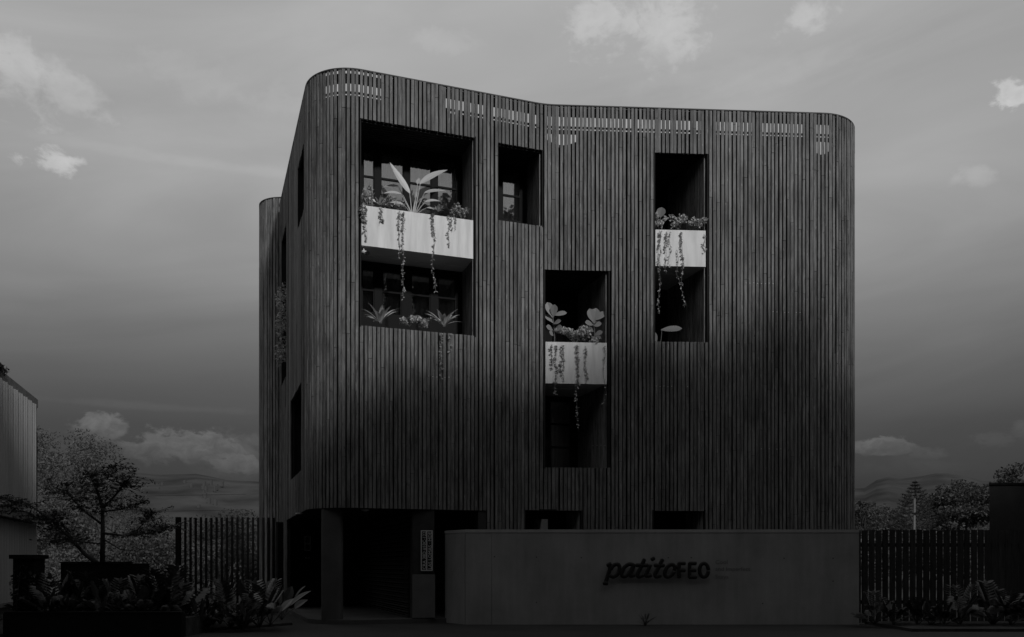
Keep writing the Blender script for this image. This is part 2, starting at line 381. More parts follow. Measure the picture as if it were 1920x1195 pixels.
for i in range(NC):
    s = (i+.5)*PITCH; p, d = at_s(s); n_out = Vector((d.y, -d.x)); ang = math.atan2(d.y, d.x)
    px = px_of(p)
    runs = [(-.02, ZT)]
    for (s0, s1, z0, z1) in OPEN:
        if s0-.01 < s < s1+.01:
            nr = []
            for a, b in runs:
                if z1 <= a or z0 >= b: nr.append((a, b)); continue
                if z0 > a: nr.append((a, z0))
                if z1 < b: nr.append((z1, b))
            runs = nr
    on_front = sV[3]-1.0 < s < sV[5]+.75; on_side = sV[2] < s <= sV[3]-1.0
    for a, b in runs:
        jit = random.uniform(-.010, .006); p = p+d*random.uniform(-.007, .007)
        if on_front or (on_side and indiv < 330):
            indiv += 1
            M = Matrix.LocRotScale(Vector((p.x+n_out.x*(jit+.011), p.y+n_out.y*(jit+.011), a)), Matrix.Rotation(ang+random.uniform(-.06, .06), 3, 'Z').to_quaternion(), None)
            link('slat', slat_mesh(b-a+random.uniform(-.006, .002)*(b < ZT-.01)), None, hotel, M)
        else:
            q = p+n_out*jit; t = d*.035; o = n_out*.026
            far.prism([q-t+o, q+t+o, q+t-o, q-t-o], a, b)
    # sheathing behind
    q = p-n_out*.075; t = d*(PITCH*.53); o = n_out*.02
    st = solid_top(px, on_front or s > sV[3])
    ints = []
    for a, b in runs:
        if b < ZT-.01: ints.append((a, b-.01)); continue
        ints.append((a, st))
        if st < ZT-.3:
            if st < ZT-.7: ints.append((ZT-.64, ZT-.55))
            ints += [(ZT-.50, ZT-.46)]
            if not (604 < px < 720): ints.append((ZT-.22, ZT-.005))
            else: ints.append((ZT-.27, ZT-.06))
    for a, b in ints:
        if b > a+.005: sheath.prism([q-t+o, q+t+o, q+t-o, q-t-o], a, b)
    c0 = at_s(i*PITCH)[0]; c1 = at_s((i+1)*PITCH)[0]
    cap.seg(c0, c1, -.032, .05, ZT-.005, ZT+.022)
tag(far.build('slat_row', MSJ, hotel), kind='stuff'); sheath.build('wall', MBLK, hotel); cap.build('coping', mat('black_coping', .05, .6), hotel)
print('slats', indiv)
# roof deck, back wall and porch soffit
inner = [at_s(i*cum[-1]/120)[0]-Vector((at_s(i*cum[-1]/120)[1].y, -at_s(i*cum[-1]/120)[1].x))*.1 for i in range(121)]
B().prism([(p.x, p.y) for p in inner], ZT-1.04, ZT-.96).build('roof', MBLK, hotel)
B().seg(PL[-1], PL[0], -.0, .2, 0, ZT).build('rear_wall', MBLK, hotel)
pA = at_s(sPorch0)[0]; pB = at_s(sPorch1)[0]
sof = [at_s(sPorch0+(sPorch1-sPorch0)*j/60)[0] for j in range(61)]
sofp = [(p.x, p.y) for p in sof]+[tuple(pB+nL*8), tuple(pA+tL*1.0+nL*3.5)]
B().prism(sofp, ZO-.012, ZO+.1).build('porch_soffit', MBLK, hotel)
tag(B().prism([(p.x, p.y) for p in sof]+[tuple(pB+nL*8), tuple(pA+nL*3.5)], -.05, .10).build('porch_floor', MPORCH), kind='structure')
# porch walls
q0 = Vector((-2.29, 20.25)); pw = B()
pw.seg(pB, pB+nL*8, 0, .2, .10, ZO-.013)
pw.seg(q0+nL*7.2, q0+nL*7.2-tL*2.3, -.2, 0, .10, ZO-.013)
pw.build('porch_wall', MDARK, hotel)
rib = B()
for j in range(44): rib.seg(q0+nL*.3, q0+nL*7.1, .0, .022 if j % 2 else .05, .11+j*.056, .11+j*.056+(.02 if j % 2 else .036))
tag(rib.build('ribbed_wall', MDARK, hotel), kind='stuff')
B().prism([q0, q0+Vector((.50, .06)), q0+Vector((.50, .06))+nL*.25, q0+nL*.25], .10, ZO-.013).build('pillar', MDARK, hotel)
lo = q0+Vector((0, -.03))
B().prism([lo, lo+Vector((.52, .05)), lo+Vector((.49, .075)), lo+Vector((.0, .03))], .12, 1.12).build('pillar_panel', mat('grey_panel', .12, .6, .15, 3), hotel)
# entrance door panels at the back left and the wall with the intercom
pI = Vector((-6.35, 26.0)); iw = B(); iw.seg(pI-tL*.6, pI+tL*1.0, -.0, .15, .10, ZO-.013); iw.build('entry_wall', MDARK, hotel)
for j in range(3): B().seg(pI-tL*.55+tL*.5*j, pI-tL*.08+tL*.5*j, -.03, -.001, .13, ZO-.05).build('door_panel', MFRAME, hotel)
# column
cx, cy = -4.08, 19.98; col_pts = [(cx+math.copysign(abs(math.cos(a))**.5, math.cos(a))*.235, cy+math.copysign(abs(math.sin(a))**.5, math.sin(a))*.17) for a in [2*math.pi*j/24 for j in range(24)]]
B().prism(col_pts, .10, ZO-.013).build('column', mat('column_concrete', .065, .7, .2, 2, .2, 40), hotel)
# ---------------------------------------------------------------- recesses, planters and windows
def line_hit(px, P, d):
    """point of the plan line P+u*d seen in direction px, as distance u"""
    k = (px-960)/F; return (k*P.y-P.x)/(d.x-k*d.y)
def recess(s0, s1, z0, z1, n, depth, wins=(), jamb=True, ceil=True):
    A, dA = at_s(s0); Bp, dB = at_s(s1); t = Vector((n.y, -n.x))
    A = A+Vector((dA.y, -dA.x))*.02; Bp = Bp+Vector((dB.y, -dB.x))*.02
    B2 = Bp+n*depth; da = (B2-A).dot(n); A2 = A+n*da; W = (B2-A2).length
    b = B(); th = .03
    b.prism([A, A2+n*.4, A2+n*.4-t*th, A-t*th], z0-.03, z1+.03)
    b.prism([Bp, B2+n*.4, B2+n*.4+t*th, Bp+t*th], z0-.03, z1+.03)
    b.prism([A+t*.001+n*.06, Bp-t*.001+n*.06, B2+n*.4-t*.001, A2+n*.4+t*.001], z1, z1+.03); b.prism([A+t*.001+n*.06, Bp-t*.001+n*.06, B2+n*.4-t*.001, A2+n*.4+t*.001], z0-.03, z0)
    b.prism([A2+n*.37, B2+n*.37, B2+n*.4, A2+n*.4], z0, z1)
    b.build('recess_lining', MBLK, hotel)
    if jamb:
        j = B(); m = int(depth/.115)
        for q in range(m):
            c = Bp+n*(.10+q*.115)-t*.002; j.prism([c, c+n*.078, c+n*.078-t*.028, c-t*.028], z0+.002, z1-.002)
        tag(j.build('jamb_slats', MSJ, hotel), kind='stuff')
    if ceil:
        j = B(); m = int(da/.10)
        for q in range(m):
            c0 = A+n*(.09+q*.10)+t*.02; c1 = Bp-t*.035; c1 = c0+t*((c1-c0).dot(t)-.0)
            if (c0-A).dot(n) > da-.1: break
            j.prism([c0, c1, c1+n*.07, c0+n*.07], z1-.03, z1-.001)
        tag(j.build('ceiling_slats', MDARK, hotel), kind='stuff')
    for (panes, head, sill, trs, zlo, zhi, curt) in wins:
        us = [(line_hit(a, A2, t), line_hit(c, A2, t)) for a, c in panes]
        fr = B(); edges = [.004]+[u for p_ in us for u in p_]+[W-.004]
        Q = lambda u, w: A2+t*u+n*w
        for k_ in range(0, len(edges), 2):
            a, c = edges[k_], edges[k_+1]
            if c-a > .005:
                a_, c_ = a, c
                fr.prism([Q(a_, -.03), Q(c_, -.03), Q(c_, .05), Q(a_, .05)], sill, head)
        fr.prism([Q(.004, -.028), Q(W-.004, -.028), Q(W-.004, .05), Q(.004, .05)], head, zhi-.002)
        if sill > zlo+.02: fr.prism([Q(.004, -.028), Q(W-.004, -.028), Q(W-.004, .05), Q(.004, .05)], zlo+.002, sill)
        for a, c in us:
            for z in trs: fr.prism([Q(a, -.02), Q(c, -.02), Q(c, .03), Q(a, .03)], z-.022, z+.022)
            for (a_, c_) in ((a, a+.03), (c-.03, c)): fr.prism([Q(a_, -.012), Q(c_, -.012), Q(c_, .028), Q(a_, .028)], sill+.001, head-.001)
        wf = fr.build('window', MFRAME, hotel)
        for a, c in us:
            g = B(); g.prism([Q(a+.031, .004), Q(c-.031, .004), Q(c-.031, .012), Q(a+.031, .012)], sill+.002, head-.002); g.build('pane', MGLASS, wf)
            if curt:
                cu = B(); m = max(4, int((c-a)/.025)); o = len(cu.v)
                for q in range(m+1):
                    u = a+(c-a)*q/m; pp = Q(u, .10+.028*math.sin(q*1.35+a*7)); cu.v += [(pp.x, pp.y, sill), (pp.x, pp.y, head)]
                for q in range(m): cu.f.append((2*q, 2*q+2, 2*q+3, 2*q+1))
                cu.build('curtain', MCURT, wf)
    return A, Bp, A2, B2, t
def planter(A, Bp, n, z0, z1, A2, B2, gap=.05):
    t = (Bp-A).normalized(); no = Vector((t.y, -t.x)); a = A+t*.004+no*.02; c = Bp-t*gap+no*.02; D = .62; w = .05
    b = B(); i = -no
    b.prism([a, c, c+i*w, a+i*w], z0, z1); b.prism([a+i*D, c+i*D, c+i*(D+w), a+i*(D+w)], z0, z1)
    b.prism([a+i*w, a+i*D, a+i*D+t*w, a+i*w+t*w], z0, z1-.001); b.prism([c+i*w, c+i*D, c+i*D-t*w, c+i*w-t*w], z0, z1-.001)
    b.build('planter_box', MWHITE, hotel)
    B().prism([a+i*w+t*w, c+i*w-t*w, c+i*D-t*w, a+i*D+t*w], z0+.05, z1-.07).build('planter_soil', MSOIL, hotel)
    B().prism([A+t*.006, Bp-t*gap, B2+n*.03-t*.006, A2+n*.03+t*.006], z0+.006, z0+.12).build('balcony_slab', MSOF, hotel)
P4 = [(680, 702), (713, 757), (767, 809), (819, 857)]
r1 = recess(*O1[:2], O1[2], O1[3], nL, 1.0, [(P4, 9.78+E, 7.55+E, [9.18+E], 7.3+E, O1[3], True), ([(678, 702), (716, 753), (770, 807), (820, 855)], 6.97+E, 5.98+E, [6.5+E], O1[2], 7.17+E, True)])
planter(r1[0], r1[1], nL, 7.17+E, 8.07+E, r1[2], r1[3])
r2 = recess(*O2[:2], O2[2], O2[3], nL, 1.0, [([(941, 976)], 9.80+E, 8.62+E, [9.22+E], O2[2], O2[3], True)])
r3 = recess(*O3[:2], O3[2], O3[3], nL, 1.85, [([(1033, 1071)], 6.85+E, 5.4+E, [], 4.5+E, O3[3], False), ([(1030, 1071)], 4.24+E, 2.42+E, [3.66+E, 3.06+E], O3[2], 4.38+E, True)])
planter(r3[0], r3[1], nL, 4.38+E, 5.38+E, r3[2], r3[3])
r4 = recess(*O4[:2], O4[2], O4[3], nL, 1.9, [([(1232, 1248)], 9.6+E, 7.6+E, [], 7.4+E, O4[3], False)])
planter(r4[0], r4[1], nL, 7.27+E, 8.15+E, r4[2], r4[3])
recess(*G1[:2], .0, G1[3], nL, .9, [([(1000, 1030)], 1.15+E, .5, [], 0, G1[3], True)], True, False); recess(*G2[:2], .0, G2[3], nL, .9, [], True, False)
nS = Vector((.943, .333)).normalized()
for o_ in (SA, SB, SC): recess(*o_[:2], o_[2], o_[3], nS, .8, [], False, False)
# trough behind the slat parapet of the second balcony
tA, tB = r1[0], r1[1]; tt = (tB-tA).normalized()
B().prism([tA+tt*.05+nL*.10, tB-tt*.12+nL*.10, tB-tt*.12+nL*.5, tA+tt*.05+nL*.5], O1[2], O1[2]+.02).build('planter_soil', MSOIL, hotel)
# rows of pale screw heads
sc = B()
for px0, px1, z in ((800, 845, 4.35), (1400, 1460, 6.9), (1440, 1500, 6.2), (1425, 1465, 2.85), (1230, 1300, 4.35), (1105, 1140, 2.9)):
    s = front(px0)
    s = (math.floor(s/PITCH)+.5)*PITCH
    while s < front(px1):
        p, d = at_s(s); no = Vector((d.y, -d.x)); c = p+no*.027; z_ = z+E+random.uniform(-.01, .01)
        if random.random() < .75: sc.prism([c-d*.008, c+d*.008, c+d*.008+no*.006, c-d*.008+no*.006], z_-.008, z_+.008)
        s += PITCH
tag(sc.build('screw_heads', mat('zinc', .6, .35), hotel), kind='stuff')
# ---------------------------------------------------------------- things fixed to the building
def on_wall(px, z, inw=0.0):
    p, d = at_s(front(px)); q = p-Vector((d.y, -d.x))*inw; return Vector((q.x, q.y, z))
def soffit_light(x, y, label):
    t = empty('ceiling_light', (x, y, ZO-.012), label, 'lamp', 'round lights under the porch soffit')
    B().tube([(x, y, ZO-.012), (x, y, ZO-.03)], .09, 16).build('rim', MLAMP, t); B().tube([(x, y, ZO-.03), (x, y, ZO-.05)], [.06, .045], 14).build('lens', MTXT, t)
soffit_light(-5.2, 21.5, 'round white light under the porch soffit near the outer corner'); soffit_light(-3.37, 20.2, 'round white light under the porch soffit right of the column')
t = empty('security_camera', (r1[0].x+.05, r1[0].y+.1, 7.0+E), 'small white bullet camera under the topmost large white planter', 'camera')
c = Vector((r1[0].x+.03, r1[0].y+.08, 7.05+E))
B().tube([c, c+Vector((.10, -.10, -.06))], .045, 10).build('body', MLAMP, t); B().tube([c+Vector((.10, -.10, -.06)), c+Vector((.125, -.125, -.075))], .047, 10).build('lens_hood', MPLATE, t)
B().tube([c+Vector((.03, -.03, 0)), c+Vector((.0, .02, .12))], .015, 6).build('bracket', MLAMP, t)
def text_mesh(txt, size, M, name, m, parent, ext=.002, bold=.0, align='LEFT', spacing=1.0):
    cu = bpy.data.curves.new(name, 'FONT'); cu.body = txt; cu.size = size; cu.extrude = ext; cu.offset = bold; cu.align_x = align; cu.resolution_u = 3; cu.space_character = spacing
    o = bpy.data.objects.new(name+'_src', cu); COL.objects.link(o); bpy.context.view_layer.update()
    me = bpy.data.meshes.new_from_object(o.evaluated_get(bpy.context.evaluated_depsgraph_get())); bpy.data.objects.remove(o); bpy.data.curves.remove(cu)
    me.materials.clear(); return link(name, me, m, parent, M)
# address sign on the pillar
sx, sy = q0.x+.195, q0.y-.01; sw, z0_, z1_ = .27, E-.13, E+.80
sg = empty('address_sign', (sx, sy, z0_), 'narrow black address sign with pale vertical lettering on the porch pillar', 'sign')
B().box(sx, sx+sw, sy-.012, sy, z0_, z1_).build('plate', MPLATE, sg)
fr = B(); w = .022; y0, y1 = sy-.018, sy-.0125
for a, c in ((sx, sx+w), (sx+sw/2-w/2, sx+sw/2+w/2), (sx+sw-w, sx+sw)): fr.box(a, c, y0, y1, z0_, z1_)
for a, c in ((z0_, z0_+w), (z1_-w, z1_)): fr.box(sx+w+.0005, sx+sw/2-w/2-.0005, y0+.0005, y1, a, c); fr.box(sx+sw/2+w/2+.0005, sx+sw-w-.0005, y0+.0005, y1, a, c)
fr.build('border', MTXT, sg)
RT = Matrix(((0, -1, 0, 0), (0, 0, -1, 0), (1, 0, 0, 0), (0, 0, 0, 1)))     # reads upwards, faces -Y
for j, txt in enumerate(('CRA 38D #10C-122', 'LAS LOMAS · MDE')):
    xx = sx+sw*(.425 if j == 0 else .90)
    o = text_mesh(txt, .125, Matrix.Translation((xx, sy-.016, z0_+.035)) @ RT, 'lettering', MTXT, sg, .001, .0)
    L = max(v.co.x for v in o.data.vertices)
    for v in o.data.vertices: v.co.x *= .86/L; v.co.y *= .85
# intercom on the entry wall
ip = pI+tL*.30-nL*.035; ic = empty('intercom', (ip.x, ip.y, E+.2), 'pale framed intercom on the dark entry wall left of the column', 'intercom')
B().seg(ip-tL*.09, ip+tL*.09, -.0, .03, E+.42, E+.86).build('frame', MTXT, ic)
for z in (E+.45, E+.66): B().seg(ip-tL*.065, ip+tL*.065, -.006, -.001, z, z+.17).build('screen', MPLATE, ic)
cr_ = empty('card_reader', (ip.x, ip.y, E+.2), 'small pale card reader below the intercom on the entry wall', 'card reader')
B().seg(ip-tL*.07, ip+tL*.07, 0, .03, E+.20, E+.245).build('body', MTXT, cr_); B().seg(ip-tL*.02, ip+tL*.02, -.004, -.001, E+.21, E+.235).build('slot', MPLATE, cr_)
# ---------------------------------------------------------------- concrete wall with the lettering
YW = 19.72; zW = E+.80; xL = -.0515*YW; xR = (1611-960)/F*YW
cw = empty('concrete_wall', (2, YW, 0), 'low grey concrete wall with black letters in front of the slatted building', 'wall')
seams = [-1.05, (922-960)/F*YW, xR]
for a, c in zip(seams[:-1], seams[1:]): B().box(a+.004, c-.004, YW, YW+.2, -.05, zW-.075).build('panel', MCONC, cw)
B().prism([(-1.56, YW+.75), (-1.054, YW), (-1.054, YW+.2), (-1.45, YW+.9)], -.05, zW-.076).build('panel', MCONC, cw)
B().box(-1.05, xR+.0, YW-.008, YW+.208, zW-.07, zW).build('coping', MCAP, cw); B().prism([(-1.57, YW+.745), (-1.052, YW-.008), (-1.052, YW+.208), (-1.44, YW+.91)], zW-.07, zW).build('coping', MCAP, cw)
def lp(zx, zy, off=0): return ((1110+zx/6-960)/F*YW, YW-.085-off, E+(1060-(1030+zy/6))/F*YW)
def ring(cx_, cy_, rx, ry, sl, n=22): return [(cx_+rx*math.cos(a)-sl*ry*math.sin(a), cy_+ry*math.sin(a)) for a in [2*math.pi*j/n for j in range(n+1)]]
def smooth(pts, k=5):
    out = []
    for i in range(len(pts)-1):
        p0, p1, p2, p3 = pts[max(i-1, 0)], pts[i], pts[i+1], pts[min(i+2, len(pts)-1)]
        for j in range(k):
            t = j/k; out.append(tuple(.5*(2*p1[a]+(p2[a]-p0[a])*t+(2*p0[a]-5*p1[a]+4*p2[a]-p3[a])*t*t+(3*p1[a]-p0[a]-3*p2[a]+p3[a])*t**3) for a in (0, 1)))
    return out+[pts[-1]]
r0 = 23/6/F*YW
letters = [
 [smooth([(200, 175), (195, 230), (170, 310), (145, 380)]), smooth([(170, 182), (205, 166)]), smooth([(205, 225), (240, 182), (290, 172), (305, 215), (288, 272), (240, 308), (198, 298)]), [(130, 382), (165, 384)]],
 [smooth([(462, 178), (410, 170), (355, 210), (330, 265), (345, 305), (385, 296), (430, 245), (462, 180)]), smooth([(468, 178), (440, 255), (430, 300), (468, 292)])],
 [smooth([(582, 118), (545, 200), (508, 275), (520, 310), (565, 296)]), [(495, 180), (618, 182)]],
 [smooth([(648, 182), (615, 255), (602, 300), (655, 294)]), [(665, 116), (690, 103)]],
 [smooth([(785, 118), (745, 200), (705, 278), (718, 310), (765, 296)]), [(700, 182), (802, 184)]],
 [ring(868, 242, 50, 70, .35), smooth([(915, 185), (950, 205)])],
 [[(972, 158), (972, 318)], [(972, 160), (1035, 160)], [(972, 238), (1035, 238)]],
 [[(1090, 160), (1090, 314)], [(1090, 160), (1158, 160)], [(1090, 238), (1155, 238)], [(1090, 315), (1160, 315)]],
 [ring(1250, 236, 50, 76, 0)]]
fy = Vector((0, 1, 0))
for li, st_ in enumerate(letters):
    b = B()
    for q, pts in enumerate(st_):
        P3 = [Vector(lp(x, y, .002*q)) for x, y in pts]; rr = r0*(.98 if li < 6 else .95)
        if len(P3) == 2: P3 = [P3[0].lerp(P3[1], j/4) for j in range(5)]
        closed = (P3[0]-P3[-1]).length < 1e-4
        rad = [rr]*len(P3)
        if not closed:
            d0 = (P3[0]-P3[1]).normalized(); d1 = (P3[-1]-P3[-2]).normalized()
            P3 = [P3[0]+d0*rr*.55, P3[0]+d0*rr*.3]+P3+[P3[-1]+d1*rr*.3, P3[-1]+d1*rr*.55]; rad = [rr*.5, rr*.85]+rad+[rr*.85, rr*.5]
        b.tube(P3, rad, 10, (fy, .45))
    o = b.build('letter', MLET, cw, True)
    pin = B(); v = o.data.vertices; m_ = len(v); 
    for q in (0, m_//2):
        c = v[q].co; 
    o['label'] = 'black raised letter "%s"' % 'patitoFEO'[li]
    # pins that hold the letter off the wall
    c = Vector(lp(*st_[0][len(st_[0])//2])); pb = B()
    pb.tube([c+Vector((0, .01, 0)), (c.x, YW+.01, c.z)], .008, 6); pb.build('pin', MIRON, o)
for j, txt in enumerate(('Cool', 'and Imperfect', 'Stays')):
    X, _, Z = lp(1385, (165, 243, 330)[j]); M = Matrix.Translation((X, YW-.002, Z)) @ Matrix.Rotation(R(90), 4, 'X')
    o = text_mesh(txt, .125, M, 'lettering', MPRINT, cw, .0012, .0)
    Lw = (140, 395, 150)[j]/6/F*YW; L = max(v.co.x for v in o.data.vertices)
    for v in o.data.vertices: v.co.x *= Lw/L
th = B()
for px, py in ((927, 1044), (1006, 1045), (1090, 1046), (1253, 1046), (1296, 1046), (1470, 1047), (1562, 1047), (1562, 1090), (1006, 1130), (1430, 1132)):
    X = (px-960)/F*YW; Z = E+(1060-py)/F*YW; th.tube([(X, YW-.002, Z), (X, YW+.02, Z)], .014, 8)
tag(th.build('tie_holes', MBLK, cw), kind='stuff')
# ---------------------------------------------------------------- fences
ff = empty('plank_fence', (10, 20.1, 0), 'dark vertical plank fence right of the concrete wall', 'fence')
pk = B(); pk.box(-.062, .062, 0, .03, 0, 1); pm = pk.mesh('plank'); pm.materials.append(MFENCE)
x = xR+.09; zF = E+.78; j = 0
while x < 15.5:
    h = zF+random.uniform(-.012, .012)
    link('plank', pm, None, ff, Matrix.LocRotScale(Vector((x, 20.0+random.uniform(-.008, .008), .02)), Matrix.Rotation(random.uniform(-.06, .06), 3, 'Z').to_quaternion(), Vector((random.uniform(.92, 1.06), 1, h))))
    x += .155; j += 1
for z in (.45, 1.75): B().box(xR+.02, 15.6, 20.045, 20.10, z, z+.08).build('rail', MFENCE, ff)
x = xR+.06
while x < 15.6: B().box(x, x+.08, 20.105, 20.185, 0, zF-.04).build('post', MFENCE, ff); x += 2.4
fl = empty('bar_fence', (-8, 24, 0), 'open fence of dark vertical bars left of the slatted building', 'fence')
bb = B(); bb.box(-.026, .026, -.026, .026, 0, 1); bm_ = bb.mesh('bar'); bm_.materials.append(MIRON)
x = (331-960)/F*24; zB = E+88/F*24
B().box(x-.01, x+.11, 23.94, 24.06, 0, zB+.03).build('post', MIRON, fl); x += .24
while x < -6.45: link('bar', bm_, None, fl, Matrix.LocRotScale(Vector((x, 24.0, .02)), None, Vector((1, 1, zB+random.uniform(-.01, .01))))); x += .142
B().box((331-960)/F*24+.115, -6.4, 24.03, 24.07, .5, .56).build('rail', MIRON, fl)
# ---------------------------------------------------------------- neighbouring buildings
W0 = Vector((-10.4, 15.5)); W1 = Vector((-12.75, 23.35)); dW = (W1-W0).normalized(); oW = Vector((dW.y, -dW.x))  # outward = right/near
nb = empty('white_building', (-14, 20, 0), 'pale building with staggered upright cladding panels at the left edge', 'building')
wl = W0-oW*.10; wr = W1-oW*.10+dW*1.1
B().prism([wl, wr, wr-oW*9, wl-oW*9], 0, E+4.36).build('wall', MBRICK, nb)
B().prism([wl+oW*.08, wr+oW*.03, wr-oW*9, wl-oW*9], E+4.36, E+4.58).build('parapet', MROOF, nb)
nP = 17; Lw = (W1-W0).length
for lvl, (za, zb) in enumerate(((E+1.35, E+4.27), (.45, E+1.08))):
    for j in range(nP):
        a = W0+dW*(Lw*j/nP+.01); c = W0+dW*(Lw*(j+1)/nP-.01); b = B()
        pts = [a+oW*.02, c+oW*.02]
        # corrugated panel, each one turned a little towards the street
        prof = []; m = 8
        for q in range(m+1): prof.append(a.lerp(c, q/m)+oW*(.035+.085*(q/m)+.016*(q % 2)))
        b.prism(prof+[c-oW*.01, a-oW*.01], za, zb) if False else None
        vs = [(p.x, p.y, za) for p in prof]+[(p.x, p.y, zb) for p in prof]
        bk = [a-oW*.03, c-oW*.03]; vs += [(bk[0].x, bk[0].y, za), (bk[1].x, bk[1].y, za), (bk[0].x, bk[0].y, zb), (bk[1].x, bk[1].y, zb)]
        k = m+1; fs = [(q, q+1, k+q+1, k+q) for q in range(m)]+[(m, 2*k+1, 2*k+3, k+m), (2*k, 0, k, 2*k+2)]
        fs.append(tuple(range(k, 2*k))+(2*k+3, 2*k+2)); b.add(vs, fs); b.build('cladding_panel', MCLAD, nb)
B().seg(W0, W1, -.30, .03, E+1.10, E+1.30).build('ledge', MROOF, nb)
B().seg(W0, W1, -.12, .02, .36, .44).build('ledge', MROOF, nb)
B().seg(W1+dW*.2, W1+dW*.55, -.03, .1, E+1.4, E+3.6).build('window', MFRAME, nb)
B().seg(W1+dW*.14, W1+dW*.2, -.05, .1, E+1.4, E+3.65).build('window_trim', MCLAD, nb)
rf = empty('black_building', (14.5, 27, 0), 'plain black walled building behind the plank fence at the right edge', 'building')
bx0 = (1855-960)/F*25
B().prism([(bx0, 25), (bx0+9, 23.6), (bx0+9, 31), (bx0+3.4, 31)], 0, E+2.27).build('wall', mat('black_wall', .022, .8, .3, 1.5, .2, 20), rf)
B().prism([(bx0-.03, 24.97), (bx0+9.03, 23.57), (bx0+9.03, 31.03), (bx0+3.37, 31.03)], E+2.272, E+2.33).build('coping', MIRON, rf)
# ---------------------------------------------------------------- ground
def sheet(name, pts, z, m, kind='structure'):
    me = bpy.data.meshes.new(name); me.from_pydata([(x, y, z) for x, y in pts], [], [tuple(range(len(pts)))]); return tag(link(name, me, m), kind=kind)
sheet('ground', [(-9000, -9000), (9000, -9000), (9000, 9000), (-9000, 9000)], -.14, MSOIL)
sheet('road', [(-150, 3), (150, 3), (150, 12.6), (-150, 12.6)], -.136, MASPH)
tag(B().box(-150, 150, 12.8, 60, -.139, -.001).build('pavement', MPAVE), kind='structure')
tag(B().box(-150, 150, 12.6, 12.795, -.139, .0).build('kerb', mat('kerb_stone', .12, .8, .2, 2)), kind='structure')
bed = [(-14, 16.2), (-8.2, 16.4), (-6.6, 17.4), (-5.4, 18.7), (-4.9, 19.6), (-5.6, 22), (-6.6, 25.0), (-7.2, 26.3), (-14, 26.3)]
tag(B().prism(bed, .0005, .05).build('flower_bed', MSOIL), kind='structure')
tag(B().prism([(8.0, 17.6), (15, 17.6), (15, 19.95), (8.0, 19.95)], .0005, .06).build('flower_bed', MSOIL), kind='structure')
lw = empty('planter_wall', (-7.5, 16.3, 0), 'low black planter wall along the pavement at lower left', 'wall')
B().box(-9.4, -6.1, 16.25, 16.45, 0, .44).build('front_wall', MIRON, lw); B().box(-9.38, -6.12, 16.24, 16.47, .441, .47).build('coping', MIRON, lw)
# ---------------------------------------------------------------- hills
def hills():
    nx, ny = 260, 40; vs = []; fs = []
    prof = [(-2000, 890), (100, 880), (230, 886), (300, 893), (370, 890), (430, 902), (480, 905), (700, 915), (1000, 900), (1400, 905), (1600, 916), (1630, 914), (1645, 898), (1662, 893), (1680, 898), (1720, 897), (1760, 890), (1800, 893), (1850, 905), (1920, 898), (3500, 890)]
    xs = [a for a, _ in prof]; ys = [b for _, b in prof]
    for j in range(ny):
        f = j/(ny-1); Y = 1300+1100*f
        for i in range(nx):
            px = -1900+5700*i/(nx-1); X = (px-960)/F*Y
            top = (1060-np.interp(px, xs, ys))/F*2300
            h = top*math.sin(f*math.pi/2)**.9*(1+.05*math.sin(px*.021+f*7)*math.sin(px*.008-f*4)*(1-f))
            vs.append((X, Y, h-.5+mnoise.fractal(Vector((X/160, Y/160, 0)), 1.0, 2.0, 5)*9*f*(1-f*f)))
    for j in range(ny-1):
        for i in range(nx-1): a = j*nx+i; fs.append((a, a+1, a+nx+1, a+nx))
    tag(B().add(vs, fs).build('hills', MHILL, None, True), kind='structure')
hills()
fh = B()
for _ in range(16):
    px = random.gauss(372, 40); f = random.uniform(.25, .55); Y = 1300+1100*f; X = (px-960)/F*Y; top = 170/F*2300*math.sin(f*math.pi/2)**.9; s_ = random.uniform(1.2, 2.8)
    fh.box(X-s_, X+s_, Y-4, Y+4, top-10, top+random.uniform(1, 2.5))
tag(fh.build('hillside_houses', MHOUSE), kind='stuff')
# ---------------------------------------------------------------- trees
def branchy(base, height, spread, n, r, seed, clump=(1.0, .8), trunk_f=.45, lean=(0, 0)):
    rnd = random.Random(seed); b = B(); base = Vector(base); tips = []
    fork = base+Vector((lean[0]*.4, lean[1]*.4, height*trunk_f))
    b.tube([base, base.lerp(fork, .5)+Vector((rnd.uniform(-.1, .1)*spread*.3, 0, 0)), fork], [r, r*.85, r*.7], 8)
    for i in range(n):
        a = 2*math.pi*i/n+rnd.uniform(-.4, .4); el_ = rnd.uniform(.15, 1.0); rr = spread*math.cos(el_*1.2)*rnd.uniform(.6, 1.0)
        tip = base+Vector((math.cos(a)*rr+lean[0], math.sin(a)*rr+lean[1], height*(trunk_f+.1+(.85-trunk_f)*el_)))
        st = base.lerp(fork, rnd.uniform(.75, 1.0)); mid = st.lerp(tip, .55)+Vector((0, 0, -height*.04))
        b.tube([st, mid, tip], [r*.5, r*.3, r*.1], 6); tips.append(tip); tips.append(mid.lerp(tip, .4))
        for q in range(2):
            t2 = tip+Vector((rnd.uniform(-1, 1), rnd.uniform(-1, 1), rnd.uniform(-.2, .8)))*spread*.3
            b.tube([mid.lerp(tip, .5), t2], [r*.2, r*.06], 5); tips.append(t2)
    return b, tips, rnd
def tree(name, base, height, spread, n, r, seed, leafn, leaf, m, label, group, clump=.3, flat=0., aspect=2.0, trunk_f=.4, squash=.75):
    t = empty(name, base, label, 'tree', group)
    b, tips, rnd = branchy(base, height, spread, n, r, seed, trunk_f=trunk_f)
    b.build('trunk', MBARK, t, True)
    rad = [(spread*clump*rnd.uniform(.7, 1.3),)*2+(spread*clump*squash*rnd.uniform(.7, 1.2),) for _ in tips]
    link('crown', leaves('crown', tips, rad, leafn, leaf, flat, .3, aspect), m, t); return t
